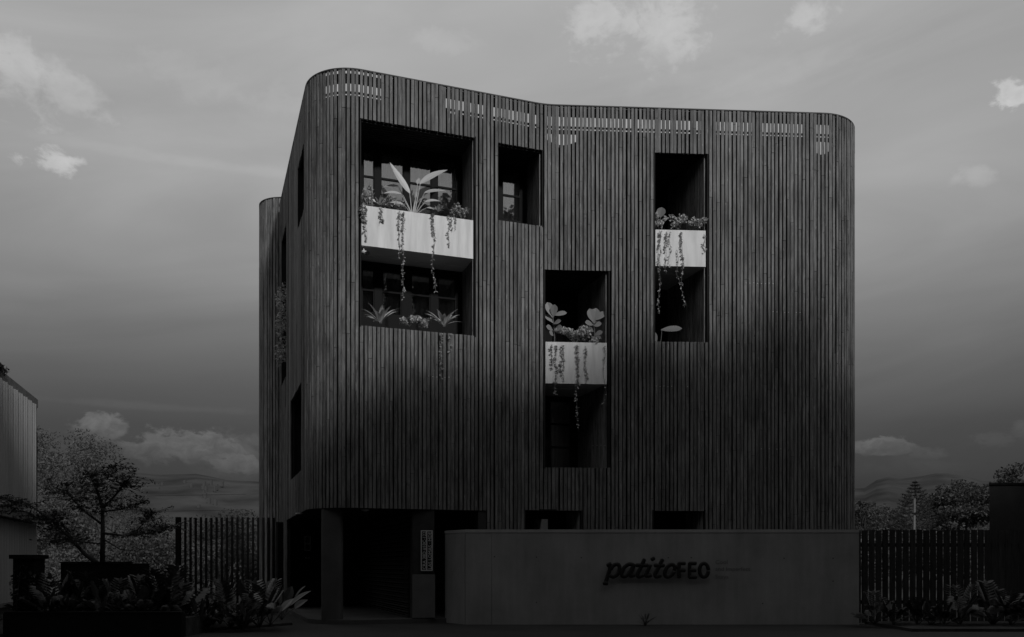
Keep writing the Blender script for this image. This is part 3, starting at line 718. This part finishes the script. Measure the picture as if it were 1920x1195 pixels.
# pale loose tree and bushes behind the bar fence and the white building
tree('garden_tree', ((120-960)/F*34, 34, 0), 6.6, 2.3, 11, .12, 3, 8500, .125, MLB, 'pale loose tree beside the white building', None, .30, .2, 2.4, .3)
tree('garden_tree', ((200-960)/F*38, 38, 0), 4.9, 2.1, 10, .10, 4, 4500, .115, MLB, 'thin pale tree behind the dark foreground tree', None, .33, .2, 2.6, .3)
def bush(px, Y, ztop, rad, n, leaf, m, label, group, seed, name='garden_bush'):
    X = (px-960)/F*Y; t = empty(name, (X, Y, 0), label, 'bush', group); rnd = random.Random(seed); st = B(); cs = []
    for i in range(9):
        a = rnd.uniform(0, 6.28); q = rnd.uniform(0, rad); z = ztop*rnd.uniform(.35, .88)*(1-.25*q/rad); c = (X+math.cos(a)*q, Y+math.sin(a)*q, z); cs.append(c); st.tube([(X, Y, 0), (X*.5+c[0]*.5, Y*.5+c[1]*.5, z*.6), c], [.04, .03, .01], 5)
    st.build('stems', MBARK, t); link('foliage', leaves('foliage', cs, [(rad*.5, rad*.5, ztop*.2)]*len(cs), n, leaf, .1, .3), m, t); return t
for i, (px, Y, zt, rad) in enumerate([(250, 40, 4.1, 1.9), (310, 46, 4.0, 2.2), (345, 36, 2.7, 1.7), (385, 42, 3.4, 2.0), (425, 40, 4.2, 1.6), (462, 44, 4.0, 1.9), (290, 30, 2.5, 1.4), (420, 31, 2.4, 1.5), (130, 30, 3.0, 1.5), (60, 36, 4.2, 2.2)]):
    bush(px, Y, zt, rad, 2800, .125, MLB if i % 3 else MLT, ['dark bush between the dark tree and the first post of the bar fence', 'tall pale bush above the thick end post of the bar fence', 'low pale bush behind the thick end post of the bar fence', 'darker bush above the middle of the bar fence', 'tallest pale bush above the right half of the bar fence', 'pale bush behind the bars nearest the slatted building', 'low dark bush just left of the thick end post',
         'low pale bush showing through the middle bars of the fence', 'pale bush behind the trunk of the dark tree', 'dark bush tight against the end of the pale building'][i], 'bushes behind the bar fence', 20+i)
# dark foreground tree in a box, layered twigs
tx, ty = (190-960)/F*18.0, 18.0
ft = empty('dark_tree', (tx, ty, .1), 'dark foreground tree with spreading layered branches in the planter box', 'tree')
def fp(px, py, y=18.0): return Vector(((px-960)/F*y, y, E+(1060-py)/F*y))
limbs = [([(192, 1062), (193, 1000), (192, 950), (180, 915), (166, 885)], .055), ([(192, 955), (215, 930), (236, 905), (249, 890)], .028), ([(185, 1058), (160, 1040), (128, 1005), (95, 975), (55, 962)], .05),
         ([(150, 1028), (120, 990), (100, 960)], .025), ([(192, 1000), (235, 1005), (280, 1000), (325, 985)], .028), ([(193, 985), (160, 960), (135, 935), (120, 905)], .026), ([(95, 975), (60, 950), (25, 940), (2, 932)], .022),
         ([(192, 960), (230, 955), (275, 940)], .022), ([(180, 915), (205, 890), (215, 872)], .016), ([(55, 962), (25, 955), (5, 945)], .015), ([(250, 1003), (270, 980), (290, 960)], .016), ([(190, 1020), (140, 1015), (100, 1010)], .018), ([(192, 1010), (225, 1030), (262, 1035)], .018)]
tb = B(); rnd = random.Random(5); cs = []; rd = []
for li, (pts, r) in enumerate(limbs):
    P3 = []
    dep = 0 if li in (0,) else rnd.uniform(-.9, .9)
    for q, (px, py) in enumerate(pts): y = 18.0+dep*(q/(len(pts)-1)); P3.append(fp(px, py, y))
    tb.tube(P3, [r*(1-.75*q/(len(P3)-1)) for q in range(len(P3))], 7)
    for q in range(int(7+15*(len(pts)-2))):
        f = rnd.uniform(.42, 1.0)*(len(P3)-1); a = P3[int(min(f, len(P3)-1.001))]; c = P3[min(int(f)+1, len(P3)-1)]; s0_ = a.lerp(c, f-int(f))
        if s0_.z < E+.45: continue
        e = s0_+Vector((rnd.uniform(-.42, .42), rnd.uniform(-.4, .4), rnd.uniform(-.10, .14)))
        tb.tube([s0_, e], [.006, .003], 4)
        for w in np.linspace(.2, 1.1, 4): cs.append(tuple(s0_.lerp(e, w))); rd.append((.11, .11, .05))
tb.build('trunk', MBARK, ft, True); link('crown', leaves('crown', cs, rd, 4600, .082, .4, .1, 2.8), MLD, ft)
pb_ = empty('planter_box', (tx, 18, 0), 'black rectangular planter box holding the dark foreground tree', 'planter')
b = B(); b.box(tx-.6, tx+.8, 17.55, 17.6, .05, E+.04); b.box(tx-.6, tx+.8, 18.4, 18.45, .05, E+.04); b.box(tx-.6, tx-.55, 17.601, 18.399, .05, E+.039); b.box(tx+.75, tx+.8, 17.601, 18.399, .05, E+.039); b.build('side_panel', MIRON, pb_)
B().box(tx-.62, tx+.82, 17.53, 17.62, E+.041, E+.07).build('rim', MIRON, pb_); B().box(tx-.549, tx+.749, 17.601, 18.399, .1, E-.02).build('soil', MSOIL, pb_)
# right background: pine, pole, broad trees
def pine(px, Y, ztop):
    X = (px-960)/F*Y; t = empty('norfolk_pine', (X, Y, 0), 'tall conical pine with whorled branches behind the plank fence', 'tree')
    b = B(); b.tube([(X, Y, 0), (X, Y, ztop)], [.18, .02], 7); rnd = random.Random(2); cs = []; rd = []
    z = 1.8
    while z < ztop-.15:
        R_ = 2.2*math.sqrt(max(0, 1-z/ztop))*min(1, .12+6*(1-z/ztop))+.03
        for j in range(10):
            a = j*.63+z*2.1+rnd.uniform(-.15, .15); rr = R_*rnd.uniform(.75, 1.05); e = Vector((X+math.cos(a)*rr, Y+math.sin(a)*rr, z+.12*rr))
            mid = Vector((X+math.cos(a)*rr*.6, Y+math.sin(a)*rr*.6, z-.10*rr)); b.tube([(X, Y, z), mid, e], [.03, .02, .01], 4)
            for f in np.linspace(.3, 1, 6): cs.append(tuple(mid.lerp(e, (f-.3)/.7) if f > .3 else mid)); rd.append((.11, .11, .05))
        z += .30-.10*z/ztop
    b.build('trunk', MBARK, t); link('crown', leaves('crown', cs, rd, 15000, .12, .3, .2, 5.0), MLT, t)
pine(1716, 58, E+160/F*58)
pine_pole = empty('utility_pole', ((1713-960)/F*50, 50, 0), 'thin pale utility pole in front of the conical pine', 'pole')
X = (1713-960)/F*50; B().tube([(X, 50, 0), (X+.05, 50, E+125/F*50)], [.085, .06], 10).build('shaft', MPOLE, pine_pole); B().box(X-.12, X+.16, 49.85, 49.89, E+2.9, E+2.98).build('bracket', MIRON, pine_pole)
for i, (px, Y, zt, sp, ln, lf) in enumerate([(1790, 62, E+148/F*62, 2.6, 6500, .24), (1830, 70, E+135/F*70, 2.6, 4500, .24), (1640, 66, E+118/F*66, 2.0, 4000, .2), (1760, 78, E+125/F*78, 2.4, 4000, .25), (1672, 74, E+108/F*74, 2.2, 3500, .22), (1905, 60, E+184/F*60, 2.4, 4500, .24), (1612, 58, E+132/F*58, 1.3, 1600, .2)]):
    lab = ['broad dark leafy tree right of the conical pine', 'bushy tree half hidden by the black building', 'round bushy tree beside the right corner of the slatted building', 'leafy tree just right of the utility pole', 'low dark tree left of the conical pine', 'tree rising above the roof of the black building', 'thin sparse tree touching the right edge of the slatted building'][i]
    tree('background_tree', ((px-960)/F*Y, Y, 0), zt, sp, 12, .16, 50+i, ln, lf, MLT, lab, None, .26, .1, 2.0, .35)
for i, (px, Y, zt, rad) in enumerate([(1625, 45, 3.4, 1.7), (1690, 52, 3.6, 2.0), (1740, 48, 3.5, 1.9), (1800, 50, 3.9, 2.2), (1850, 46, 3.7, 1.8)]):
    bush(px, Y, zt, rad, 2200, .20, MLT, ['bush in the gap between the slatted building and the next tree', 'bush directly left of the pale utility pole', 'bush directly right of the pale utility pole', 'bush below the broad tree right of the pine', 'bush touching the left edge of the black building'][i], 'bushes behind the plank fence', 70+i)
# power lines
for i, (a, c, lab) in enumerate([((-70, 60, 6.0), (-14.5, 48, 5.2), 'upper thin power line left of the slatted building'), ((-70, 60, 4.9), (-14.5, 48, 4.35), 'lower thin power line left of the slatted building'), ((18, 45, E+3.2), ((1713-960)/F*50, 50, E+3.4), 'thin power line right of the slatted building')]):
    A, C = Vector(a), Vector(c); pts = [A.lerp(C, j/12)-Vector((0, 0, .25*math.sin(math.pi*j/12))) for j in range(13)]
    tag(B().tube(pts, .009, 5).build('power_line', MIRON), lab, 'cable')
# tall street trees across the road (mirrored in the windows; height, density and number shaped to shade the lower storeys)
proto = None
TREE_H = .905; srnd = random.Random(11); tips = []; tb = B(); tb.tube([(0, 0, -.14), (.1, 0, 5), (0, 0, 10)], [.42, .34, .28], 10)
for i in range(26):
    a = i*2.4; z = srnd.uniform(7, 19.5); rr = 4.9*math.sqrt(max(.05, 1-((z-12.5)/9.0)**2))*srnd.uniform(.55, 1.0); e = Vector((math.cos(a)*rr, math.sin(a)*rr, z))
    tb.tube([(0, 0, min(z*.55+1.5, 11)), (e.x*.5, e.y*.5, z*.8+.8), e], [.16, .10, .03], 5); tips.append(tuple(e)); tips.append((e.x*.55, e.y*.55, z*.94))
tips += [(2.6*math.cos(q*1.05), 2.6*math.sin(q*1.05), 18.6+.5*(q % 2)) for q in range(6)]+[(0, 0, 13), (0, 0, 16), (1, 0, 19.5), (-.8, .5, 20.5)]
trunk_me = tb.mesh('trunk', True); trunk_me.materials.append(MBARK)
crown_me = leaves('crown', tips, [(srnd.uniform(1.3, 2.1),)*2+(srnd.uniform(1.1, 1.8),) for _ in tips], 36000, .36, .1, .25); crown_me.materials.append(MLS)
spots = [(-27, 0, 1.0, .3), (-19, -1.5, 1.08, 1.2), (-12, .5, 1.0, 2.2), (-5.5, -.5, 1.06, 3.0), (1.5, -2.5, 1.1, 4.1), (8, .5, .94, .8), (14.5, -.5, 1.08, 1.9), (21, .5, 1.04, 5.2), (24.6, -3.5, 1.04, .9), (28, -1, 1.1, 2.6), (35, 0, 1.0, 4.6),
         (-23, -9, 1.05, 2.0), (-15, -10, 1.1, .5), (-8, -9, 1.04, 3.6), (-1, -11, 1.1, 1.1), (6, -10, 1.05, 5.5), (13, -9, 1.12, 4.4), (20, -10, 1.06, .2), (27, -9, 1.1, 3.3), (34, -10, 1.05, 1.6), (42, -6, 1.1, 2.9)]  # rear row and a gap-filling tree added to deepen the shade
for i, (x, y, s_, rz) in enumerate(spots):
    if proto is None:
        o = empty('street_tree', (0, 0, 0), 'tall dense street tree across the road, shaped to shade the slatted building', 'tree', 'street trees across the road')
        link('trunk', trunk_me, None, o); link('crown', crown_me, None, o); proto = o
    else: o = copy_tree(proto)
    o.location = (x, y, 0); o.rotation_euler = (0, 0, rz); o.scale = (s_*1.12, s_*1.12, s_*TREE_H)
# ---------------------------------------------------------------- balcony plants
def hold(name, base, label, cat='plant', group=None): return empty(name, base, label, cat, group)
def fpt(px, py, inw=.25):
    """point seen at px, py that stands inw behind the facade"""
    p, d = at_s(front(px)); no = Vector((d.y, -d.x)); q = p-no*inw; u = line_hit(px, q, d); q = q+d*u
    return Vector((q.x, q.y, E+(1060-py)/F*q.y))
def big_plant():
    base = fpt(775, 400, .3); t = hold('bird_of_paradise', base, 'large bird of paradise plant with long paddle leaves in the topmost wide planter')
    for (bx, by, mx, my, ex, ey, w, dep, sag) in [(772, 398, 768, 362, 731, 305, .17, .1, -.03), (778, 398, 788, 345, 839, 319, .20, .25, .10), (776, 398, 783, 345, 786, 334, .10, .35, 0), (780, 398, 796, 362, 837, 359, .13, .05, .12), (770, 398, 752, 364, 719, 363, .11, .0, .14),
                                                 (768, 398, 757, 384, 731, 380, .11, -.1, .12), (782, 398, 797, 379, 826, 378, .10, -.1, .16), (771, 398, 747, 350, 717, 352, .12, .5, .12), (785, 399, 800, 390, 815, 394, .07, -.15, .2), (774, 398, 779, 372, 782, 355, .06, .2, 0)]:
        a = fpt(bx, by, .3); m = fpt(mx, my, .3+dep*.5); e = fpt(ex, ey, .3+dep); b = B()
        b.tube([a, a.lerp(m, .5)+Vector((0, 0, .01)), m], [.012, .010, .007], 5); b.blade(m-(e-m)*.02, e, w, sag, 0, 8, .18, up=(.1, -.9, .7)); b.build('leaf', MLW, t)
big_plant()
def rosette(name, px, py, inw, rad, n, w, m, label, seed, lift=.6, group=None):
    base = fpt(px, py, inw); t = hold(name, base, label, group=group); rnd = random.Random(seed)
    for i in range(n):
        a = 2*math.pi*i/n*1.0+rnd.uniform(-.25, .25); L = rad*rnd.uniform(.8, 1.1); up_ = lift*rnd.uniform(.3, 1.2)*rad
        e = base+Vector((math.cos(a)*L, math.sin(a)*L*.7, up_)); b = B(); b.blade(base+Vector((math.cos(a), math.sin(a), 0))*.01, e, w*rnd.uniform(.8, 1.2), .22, 0, 7, .3, up=(0, -.3, 1), pw=.3); b.build('leaf', m, t)
    return t
rosette('bromeliad', 713, 607, .12, .46, 17, .11, MLW, 'large arching bromeliad at the left end of the lower slatted balcony', 1, .75)
rosette('bromeliad', 832, 613, .10, .42, 17, .11, MLW, 'large arching bromeliad at the right end of the lower slatted balcony', 2, .85)
rosette('succulent', 822, 397, .05, .17, 16, .055, MLW, 'pale spiky succulent spilling over the topmost wide planter', 3, .7)
rosette('fern', 712, 385, .3, .28, 12, .05, MLM, 'small arching fern left of the bird of paradise', 4, .5)
def shrub(px, py, inw, rx, rz, n, leaf, m, label, seed, name='shrub', group=None):
    base = fpt(px, py, inw); t = hold(name, base, label, 'plant', group); rnd = random.Random(seed); st = B(); cs = []; rd = []
    for i in range(9):
        c = base+Vector((rnd.uniform(-1, 1)*rx*.85, rnd.uniform(-.12, .12), rnd.uniform(.2, 1.1)*rz)); st.tube([base, c], [.008, .004], 4); cs.append(tuple(c)); rd.append((rx*.36, .12, rz*.26))
    st.build('stems', MSTEM, t); link('foliage', leaves('foliage', cs, rd, int(n*1.5), leaf*1.05, .1, .1, 2.2), m, t)
shrub(690, 388, .25, .16, .38, 130, .085, MLM, 'leafy shrub at the left end of the topmost wide planter', 1)
shrub(735, 392, .35, .28, .26, 150, .075, MLM, 'low leafy shrub beside the stalks of the bird of paradise', 2)
shrub(864, 409, .2, .22, .25, 200, .055, MLW, 'fluffy pale shrub at the right end of the topmost wide planter', 3)
shrub(768, 612, .2, .26, .22, 170, .065, MLM, 'low ferny shrub left of centre on the lower slatted balcony', 4)
shrub(796, 615, .25, .18, .20, 120, .065, MLM, 'small ferny shrub beside the right bromeliad of the lower slatted balcony', 5)
shrub(1078, 645, .08, .46, .36, 480, .085, MLM, 'low spreading ground cover between the two fiddle leaf figs', 6)
shrub(1120, 647, .1, .18, .16, 130, .07, MLM, 'small leafy clump below the right fiddle leaf fig', 7)
shrub(1236, 432, .10, .13, .30, 160, .07, MLW, 'pale leafy clump at the left of the narrow upper planter', 8)
shrub(1271, 433, .08, .22, .36, 240, .065, MLW, 'pale spiky shrub in the middle of the narrow upper planter', 9)
shrub(1305, 434, .08, .22, .24, 220, .065, MLW, 'low pale shrub at the right of the narrow upper planter', 10)
def fig(px, py, inw, lv, label):
    base = fpt(px, py, inw); t = hold('fiddle_leaf_fig', base, label); top = fpt(lv[0][0], lv[0][1], inw); B().tube([base, base.lerp(top, .5)+Vector((.02, 0, 0)), top], [.015, .012, .008], 6).build('stem', MSTEM, t)
    for (mx, my, ex, ey, w, dy) in lv[1:]:
        a = fpt(mx, my, inw); e = fpt(ex, ey, inw+dy); b = B(); b.blade(a, e, w*1.2, .08, .08, 7, .15, up=(0, -1, .45), pw=.04, shape='ob'); b.build('leaf', MLF, t)
fig(1040, 645, .2, [(1036, 590), (1036, 596, 1026, 567, .17, 0), (1037, 596, 1040, 571, .15, -.1), (1037, 592, 1063, 587, .12, -.1), (1037, 608, 1052, 602, .12, -.15), (1037, 620, 1024, 612, .13, -.1), (1038, 622, 1054, 612, .14, -.15), (1037, 606, 1022, 590, .12, .1), (1038, 630, 1030, 622, .11, -.1)], 'fiddle leaf fig at the left of the middle white planter')
fig(1114, 648, .2, [(1113, 600), (1113, 606, 1105, 579, .17, -.05), (1113, 606, 1118, 578, .18, 0), (1114, 602, 1136, 586, .15, -.05), (1113, 610, 1097, 605, .14, -.12), (1113, 612, 1128, 607, .13, -.1), (1114, 606, 1127, 590, .15, .1), (1113, 622, 1104, 616, .12, -.1), (1114, 630, 1130, 622, .12, -.1)], 'fiddle leaf fig at the right of the middle white planter')
def broad(px, py, lv, m, label):
    base = fpt(px, py, .35); t = hold('broad_leaf_plant', base, label)
    for (ex, ey, tx_, ty_, w) in lv:
        a = fpt(ex, ey, .35); e = fpt(tx_, ty_, .33); b = B(); b.tube([base, base.lerp(a, .5)+Vector((.015, 0, 0)), a], [.010, .008, .006], 5); b.blade(a-(e-a)*.05, e, w, .02, 0, 8, .12, up=(0, -1, .6), shape='ob'); b.build('leaf', m, t)
broad(1240, 436, [(1238, 407, 1241, 389, .22), (1240, 415, 1255, 408, .08)], MLF, 'single upright round leaf at the left of the narrow upper planter')
broad(1236, 652, [(1241, 619, 1279, 616, .20), (1231, 640, 1224, 622, .14)], MLF, 'large flat leaf on a stalk in the lower opening under the narrow planter')
def vine(px, y0, y1, label, dense=1.0, leaf=.05, thick=None, seed=0, spread=.035, group=None, inw=-.045):
    p0 = fpt(px, y0, inw); p1 = fpt(px, y1, inw); t = hold('hanging_vine', p0, label, 'plant', group); rnd = random.Random(seed); L = p0.z-p1.z
    d = at_s(front(px))[1]; d3 = Vector((d.x, d.y, 0)); no = Vector((d.y, -d.x, 0)); b = B(); lv = B()
    for s_ in range(thick or 1):
        m = 8; q0_ = p0+d3*rnd.uniform(-spread, spread)*(thick or 1)*.7; Ls = L*(1 if s_ == 0 else rnd.uniform(.25, .6)); pts = [q0_-no*.06+Vector((0, 0, .015))]+[q0_+d3*(.02*math.sin(j*1.3+seed)+.01*j*rnd.uniform(-.5, .5))+no*(.018+.03*rnd.random())-Vector((0, 0, Ls*j/m)) for j in range(m+1)]
        b.tube(pts, .004, 4)
        for q in range(int(Ls*34*dense)):
            f = rnd.random()**1.25*(m-.01)+1; j = int(f); c = pts[j].lerp(pts[min(j+1, m+1)], f-j); e = c+Vector((rnd.uniform(-1, 1), rnd.uniform(-.5, .3), rnd.uniform(-1, .3))).normalized()*leaf*rnd.uniform(.7, 1.3)
            lv.blade(c, e, leaf*.75, .1, 0, 3, .2)
    b.build('stem', MSTEM, t); tag(lv.build('leaves', MLV, t), kind='stuff'); return t
for a in [(705, 390, 452, 'short thick vine on the left third of the topmost planter', 1.7, .06, 5, 1, .10), (749, 397, 562, 'long vine hanging past the topmost planter below the bird of paradise', 1.1, .055, 2, 2, .06), (758, 398, 432, 'short thin vine just right of the long left vine of the topmost planter', .9, .045, 1, 3),
          (816, 402, 548, 'long vine hanging past the topmost planter below the succulent', 1.1, .055, 2, 4, .06), (839, 405, 462, 'short vine right of the succulent on the topmost planter', 1.3, .05, 2, 5, .08), (851, 407, 432, 'shortest vine near the right end of the topmost planter', 1.2, .05, 1, 6),
          (827, 625, 712, 'vine hanging over the slats below the right bromeliad', 1.5, .05, 1, 7), (845, 626, 664, 'short vine swinging right of the vine on the slats', 1.0, .05, 1, 8),
          (1043, 648, 742, 'vine at the left of the middle white planter', 1.5, .06, 3, 9, .06), (1056, 648, 715, 'thin vine beside the left vine of the middle white planter', 1.0, .05, 1, 10), (1082, 648, 806, 'longest vine at the centre of the middle white planter', 1.1, .055, 2, 11, .05),
          (1098, 650, 716, 'vine right of centre on the middle white planter', 1.3, .055, 1, 12), (1134, 650, 758, 'thin vine at the right end of the middle white planter', .7, .045, 1, 13),
          (1243, 436, 590, 'long vine at the left of the narrow upper planter', 1.2, .05, 3, 14, .06), (1252, 436, 505, 'thin vine beside the left vine of the narrow upper planter', .9, .045, 2, 15), (1280, 436, 578, 'long vine right of centre on the narrow upper planter', 1.1, .05, 2, 16), (1270, 470, 536, 'thin short vine between the two long vines of the narrow upper planter', .6, .04, 1, 17), (1322, 440, 475, 'short vine at the right end of the narrow upper planter', 1.2, .045, 1, 18)]:
    vine(*a)
# plants in the tall side opening
sb = at_s((SB[0]+SB[1])/2)[0]
for z in (6.4, 7.3, 8.0):
    t = hold('climbing_plant', (sb.x-.05, sb.y, z+E-.5), {6.4: 'lowest', 7.3: 'middle', 8.0: 'highest'}[z]+' leafy plant in the tall opening of the narrow side wall')
    b = B(); b.tube([(sb.x+.1, sb.y, z+E-.6), (sb.x-.04, sb.y-.1, z+E)], .01, 5); b.build('stem', MSTEM, t)
    link('foliage', leaves('foliage', [(sb.x-.06, sb.y+.2, z+E), (sb.x-.06, sb.y-.3, z+E-.3)], [(.12, .35, .4)]*2, 160, .10, 0, .2), MLM, t)
# ---------------------------------------------------------------- bed plants
def frond_plant(seed, n, L, w, m, lobes):
    """parts meshes of one leafy plant around the origin"""
    rnd = random.Random(seed); out = []
    for i in range(n):
        a = 2*math.pi*i/n+rnd.uniform(-.3, .3); l = L*rnd.uniform(.7, 1.15); el_ = rnd.uniform(.45, 1.35); dr = Vector((math.cos(a)*math.cos(el_), math.sin(a)*math.cos(el_), math.sin(el_)))
        b = B(); st = dr*l*.5; e = dr*l+Vector((0, 0, -.10*l)); b.tube([(0, 0, 0), dr*l*.28+Vector((0, 0, .03)), st], [.009, .007, .006], 4)
        if lobes:
            ax = (e-st); sd_ = ax.cross(Vector((0, 0, 1))).normalized()
            for q in range(7):
                f = q/7; c = st+ax*f; ln = l*.30*(1-.55*abs(f-.35))
                for sgn in (-1, 1): b.blade(c, c+sd_*sgn*ln*.8+ax.normalized()*ln*.55+Vector((0, 0, -.03)), w*.3, .1, 0, 3, .1)
            b.blade(st+ax*.7, e+ax*.1, w*.4, .05, 0, 3, .1)
        else: b.blade(st-dr*.02, e, w, .12, 0, 6, .2)
        me = b.mesh('leaf'); me.materials.append(m); out.append(me)
    return out
kinds = [frond_plant(31, 18, .66, .085, MLD, False), frond_plant(32, 15, .78, .22, MLD, True), frond_plant(33, 22, .55, .045, MLD, False), frond_plant(34, 9, .85, .19, MLD, False)]
def put_plant(kind, x, y, z, s_, rz, name, label, group):
    t = empty(name, (x, y, z), label, 'plant', group, rz); t.scale = (s_,)*3
    for me in kinds[kind]:
        o = bpy.data.objects.new('leaf', me); COL.objects.link(o); o.parent = t
    return t
prn = random.Random(9)
for i in range(26):
    px = 95+i*17+prn.uniform(-8, 8); Y = prn.uniform(16.8, 19.3); X = (px-960)/F*Y
    if X > -4.95-(.0 if Y < 18 else .3): X = -5.2-prn.random()*.3
    kd = prn.choice([0, 1, 2, 0, 2, 1, 3]); nm = ['leafy_plant', 'lobed_philodendron', 'spiky_plant', 'broad_leaf_plant'][kd]
    put_plant(kd, X, Y, .04, prn.uniform(1.2, 1.75), prn.uniform(0, 6), nm, ['dark leafy plant in the bed left of the porch', 'dark philodendron with lobed leaves in the bed left of the porch', 'dark spiky narrow leaved plant in the bed left of the porch', 'dark broad leaved plant in the bed left of the porch'][kd], ['leafy plants of the left bed', 'philodendrons of the left bed', 'spiky plants of the left bed', 'broad leaved plants of the left bed'][kd])
for i in range(12):
    px = 82+i*21+prn.uniform(-8, 8); Y = prn.uniform(16.6, 17.3); kd = (0, 1, 2, 0, 1)[i % 5]
    put_plant(kd, (px-960)/F*Y, Y, .30, prn.uniform(1.0, 1.3), prn.uniform(0, 6), ['leafy_plant', 'lobed_philodendron', 'spiky_plant'][kd], ['dark leafy plant behind the low black planter wall', 'dark philodendron behind the low black planter wall', 'dark spiky plant behind the low black planter wall'][kd], 'dark plants behind the low planter wall')
tag(B().box(-9.39, -6.11, 16.48, 17.5, 0, .34).build('planter_soil', MSOIL), kind='structure')
put_plant(3, (528-960)/F*20.6, 20.6, .05, 1.15, 1.0, 'broad_leaf_plant', 'dark broad leaved plant closest to the porch corner', None)
for i, (px, Y, s_) in enumerate([(1640, 19.0, .95), (1675, 18.7, .7), (1720, 18.9, .8), (1745, 18.8, .75), (1800, 18.8, 1.15), (1862, 18.9, 1.25), (1895, 18.6, 1.0), (1770, 18.4, .7), (1930, 18.8, 1.1)]):
    put_plant(1 if i != 3 else 3, (px-960)/F*Y, Y, .05, s_, i*1.3, 'lobed_philodendron' if i != 3 else 'broad_leaf_plant', ['philodendron at the foot of the first planks beside the concrete wall', 'small philodendron second from the concrete wall', 'philodendron left of the broad leaved plant by the plank fence', '', 'tall philodendron right of the broad leaved plant by the plank fence', 'tallest spreading philodendron against the plank fence', 'philodendron in front of the rightmost planks in view', 'low philodendron in front of the tall one by the plank fence', 'philodendron cut off by the right edge of the picture'][i] if i != 3 else 'broad leaved plant between philodendrons against the plank fence', 'philodendrons along the plank fence' if i != 3 else None)
put_plant(2, (1210-960)/F*19.4, 19.4, 0, .6, .4, 'spiky_plant', 'small dark plant at the foot of the concrete wall below the lettering', None)
iv = empty('gate_post', ((52-960)/F*17, 17, 0), 'dark ivy covered post with a flat cap at lower left', 'post'); X = (52-960)/F*17
B().box(X-.2, X+.2, 16.85, 17.25, 0, E+.12).build('shaft', MIRON, iv); B().box(X-.25, X+.25, 16.8, 17.3, E+.121, E+.2).build('cap', MIRON, iv)
ivy = empty('ivy', (X, 16.85, 0), 'dark ivy covering the capped post at lower left', 'plant')
tag(link('leaves', leaves('ivy', [(X, 17.0, .4), (X, 17.0, .9)], [(.30, .30, .5)]*2, 700, .09, 0, .8), MLD, ivy), kind='stuff'); B().tube([(X-.1, 16.83, .0), (X-.12, 16.82, .6), (X-.05, 16.83, 1.2)], .012, 5).build('stem', MBARK, ivy)
rp = empty('roof_plant', (-11.6, 19.6, E+4.58), 'ragged dark plant on the parapet of the pale building', 'plant')
pr = [(W0+dW*(3.0+.2*j)-oW*.05) for j in range(14)]
link('foliage', leaves('roofplant', [(p.x, p.y, E+4.6) for p in pr], [(.16, .16, .09)]*14, 500, .09, .2, .2), MLD, rp)
B().tube([(p.x, p.y, E+4.6) for p in pr], .015, 5).build('stem', MBARK, rp)
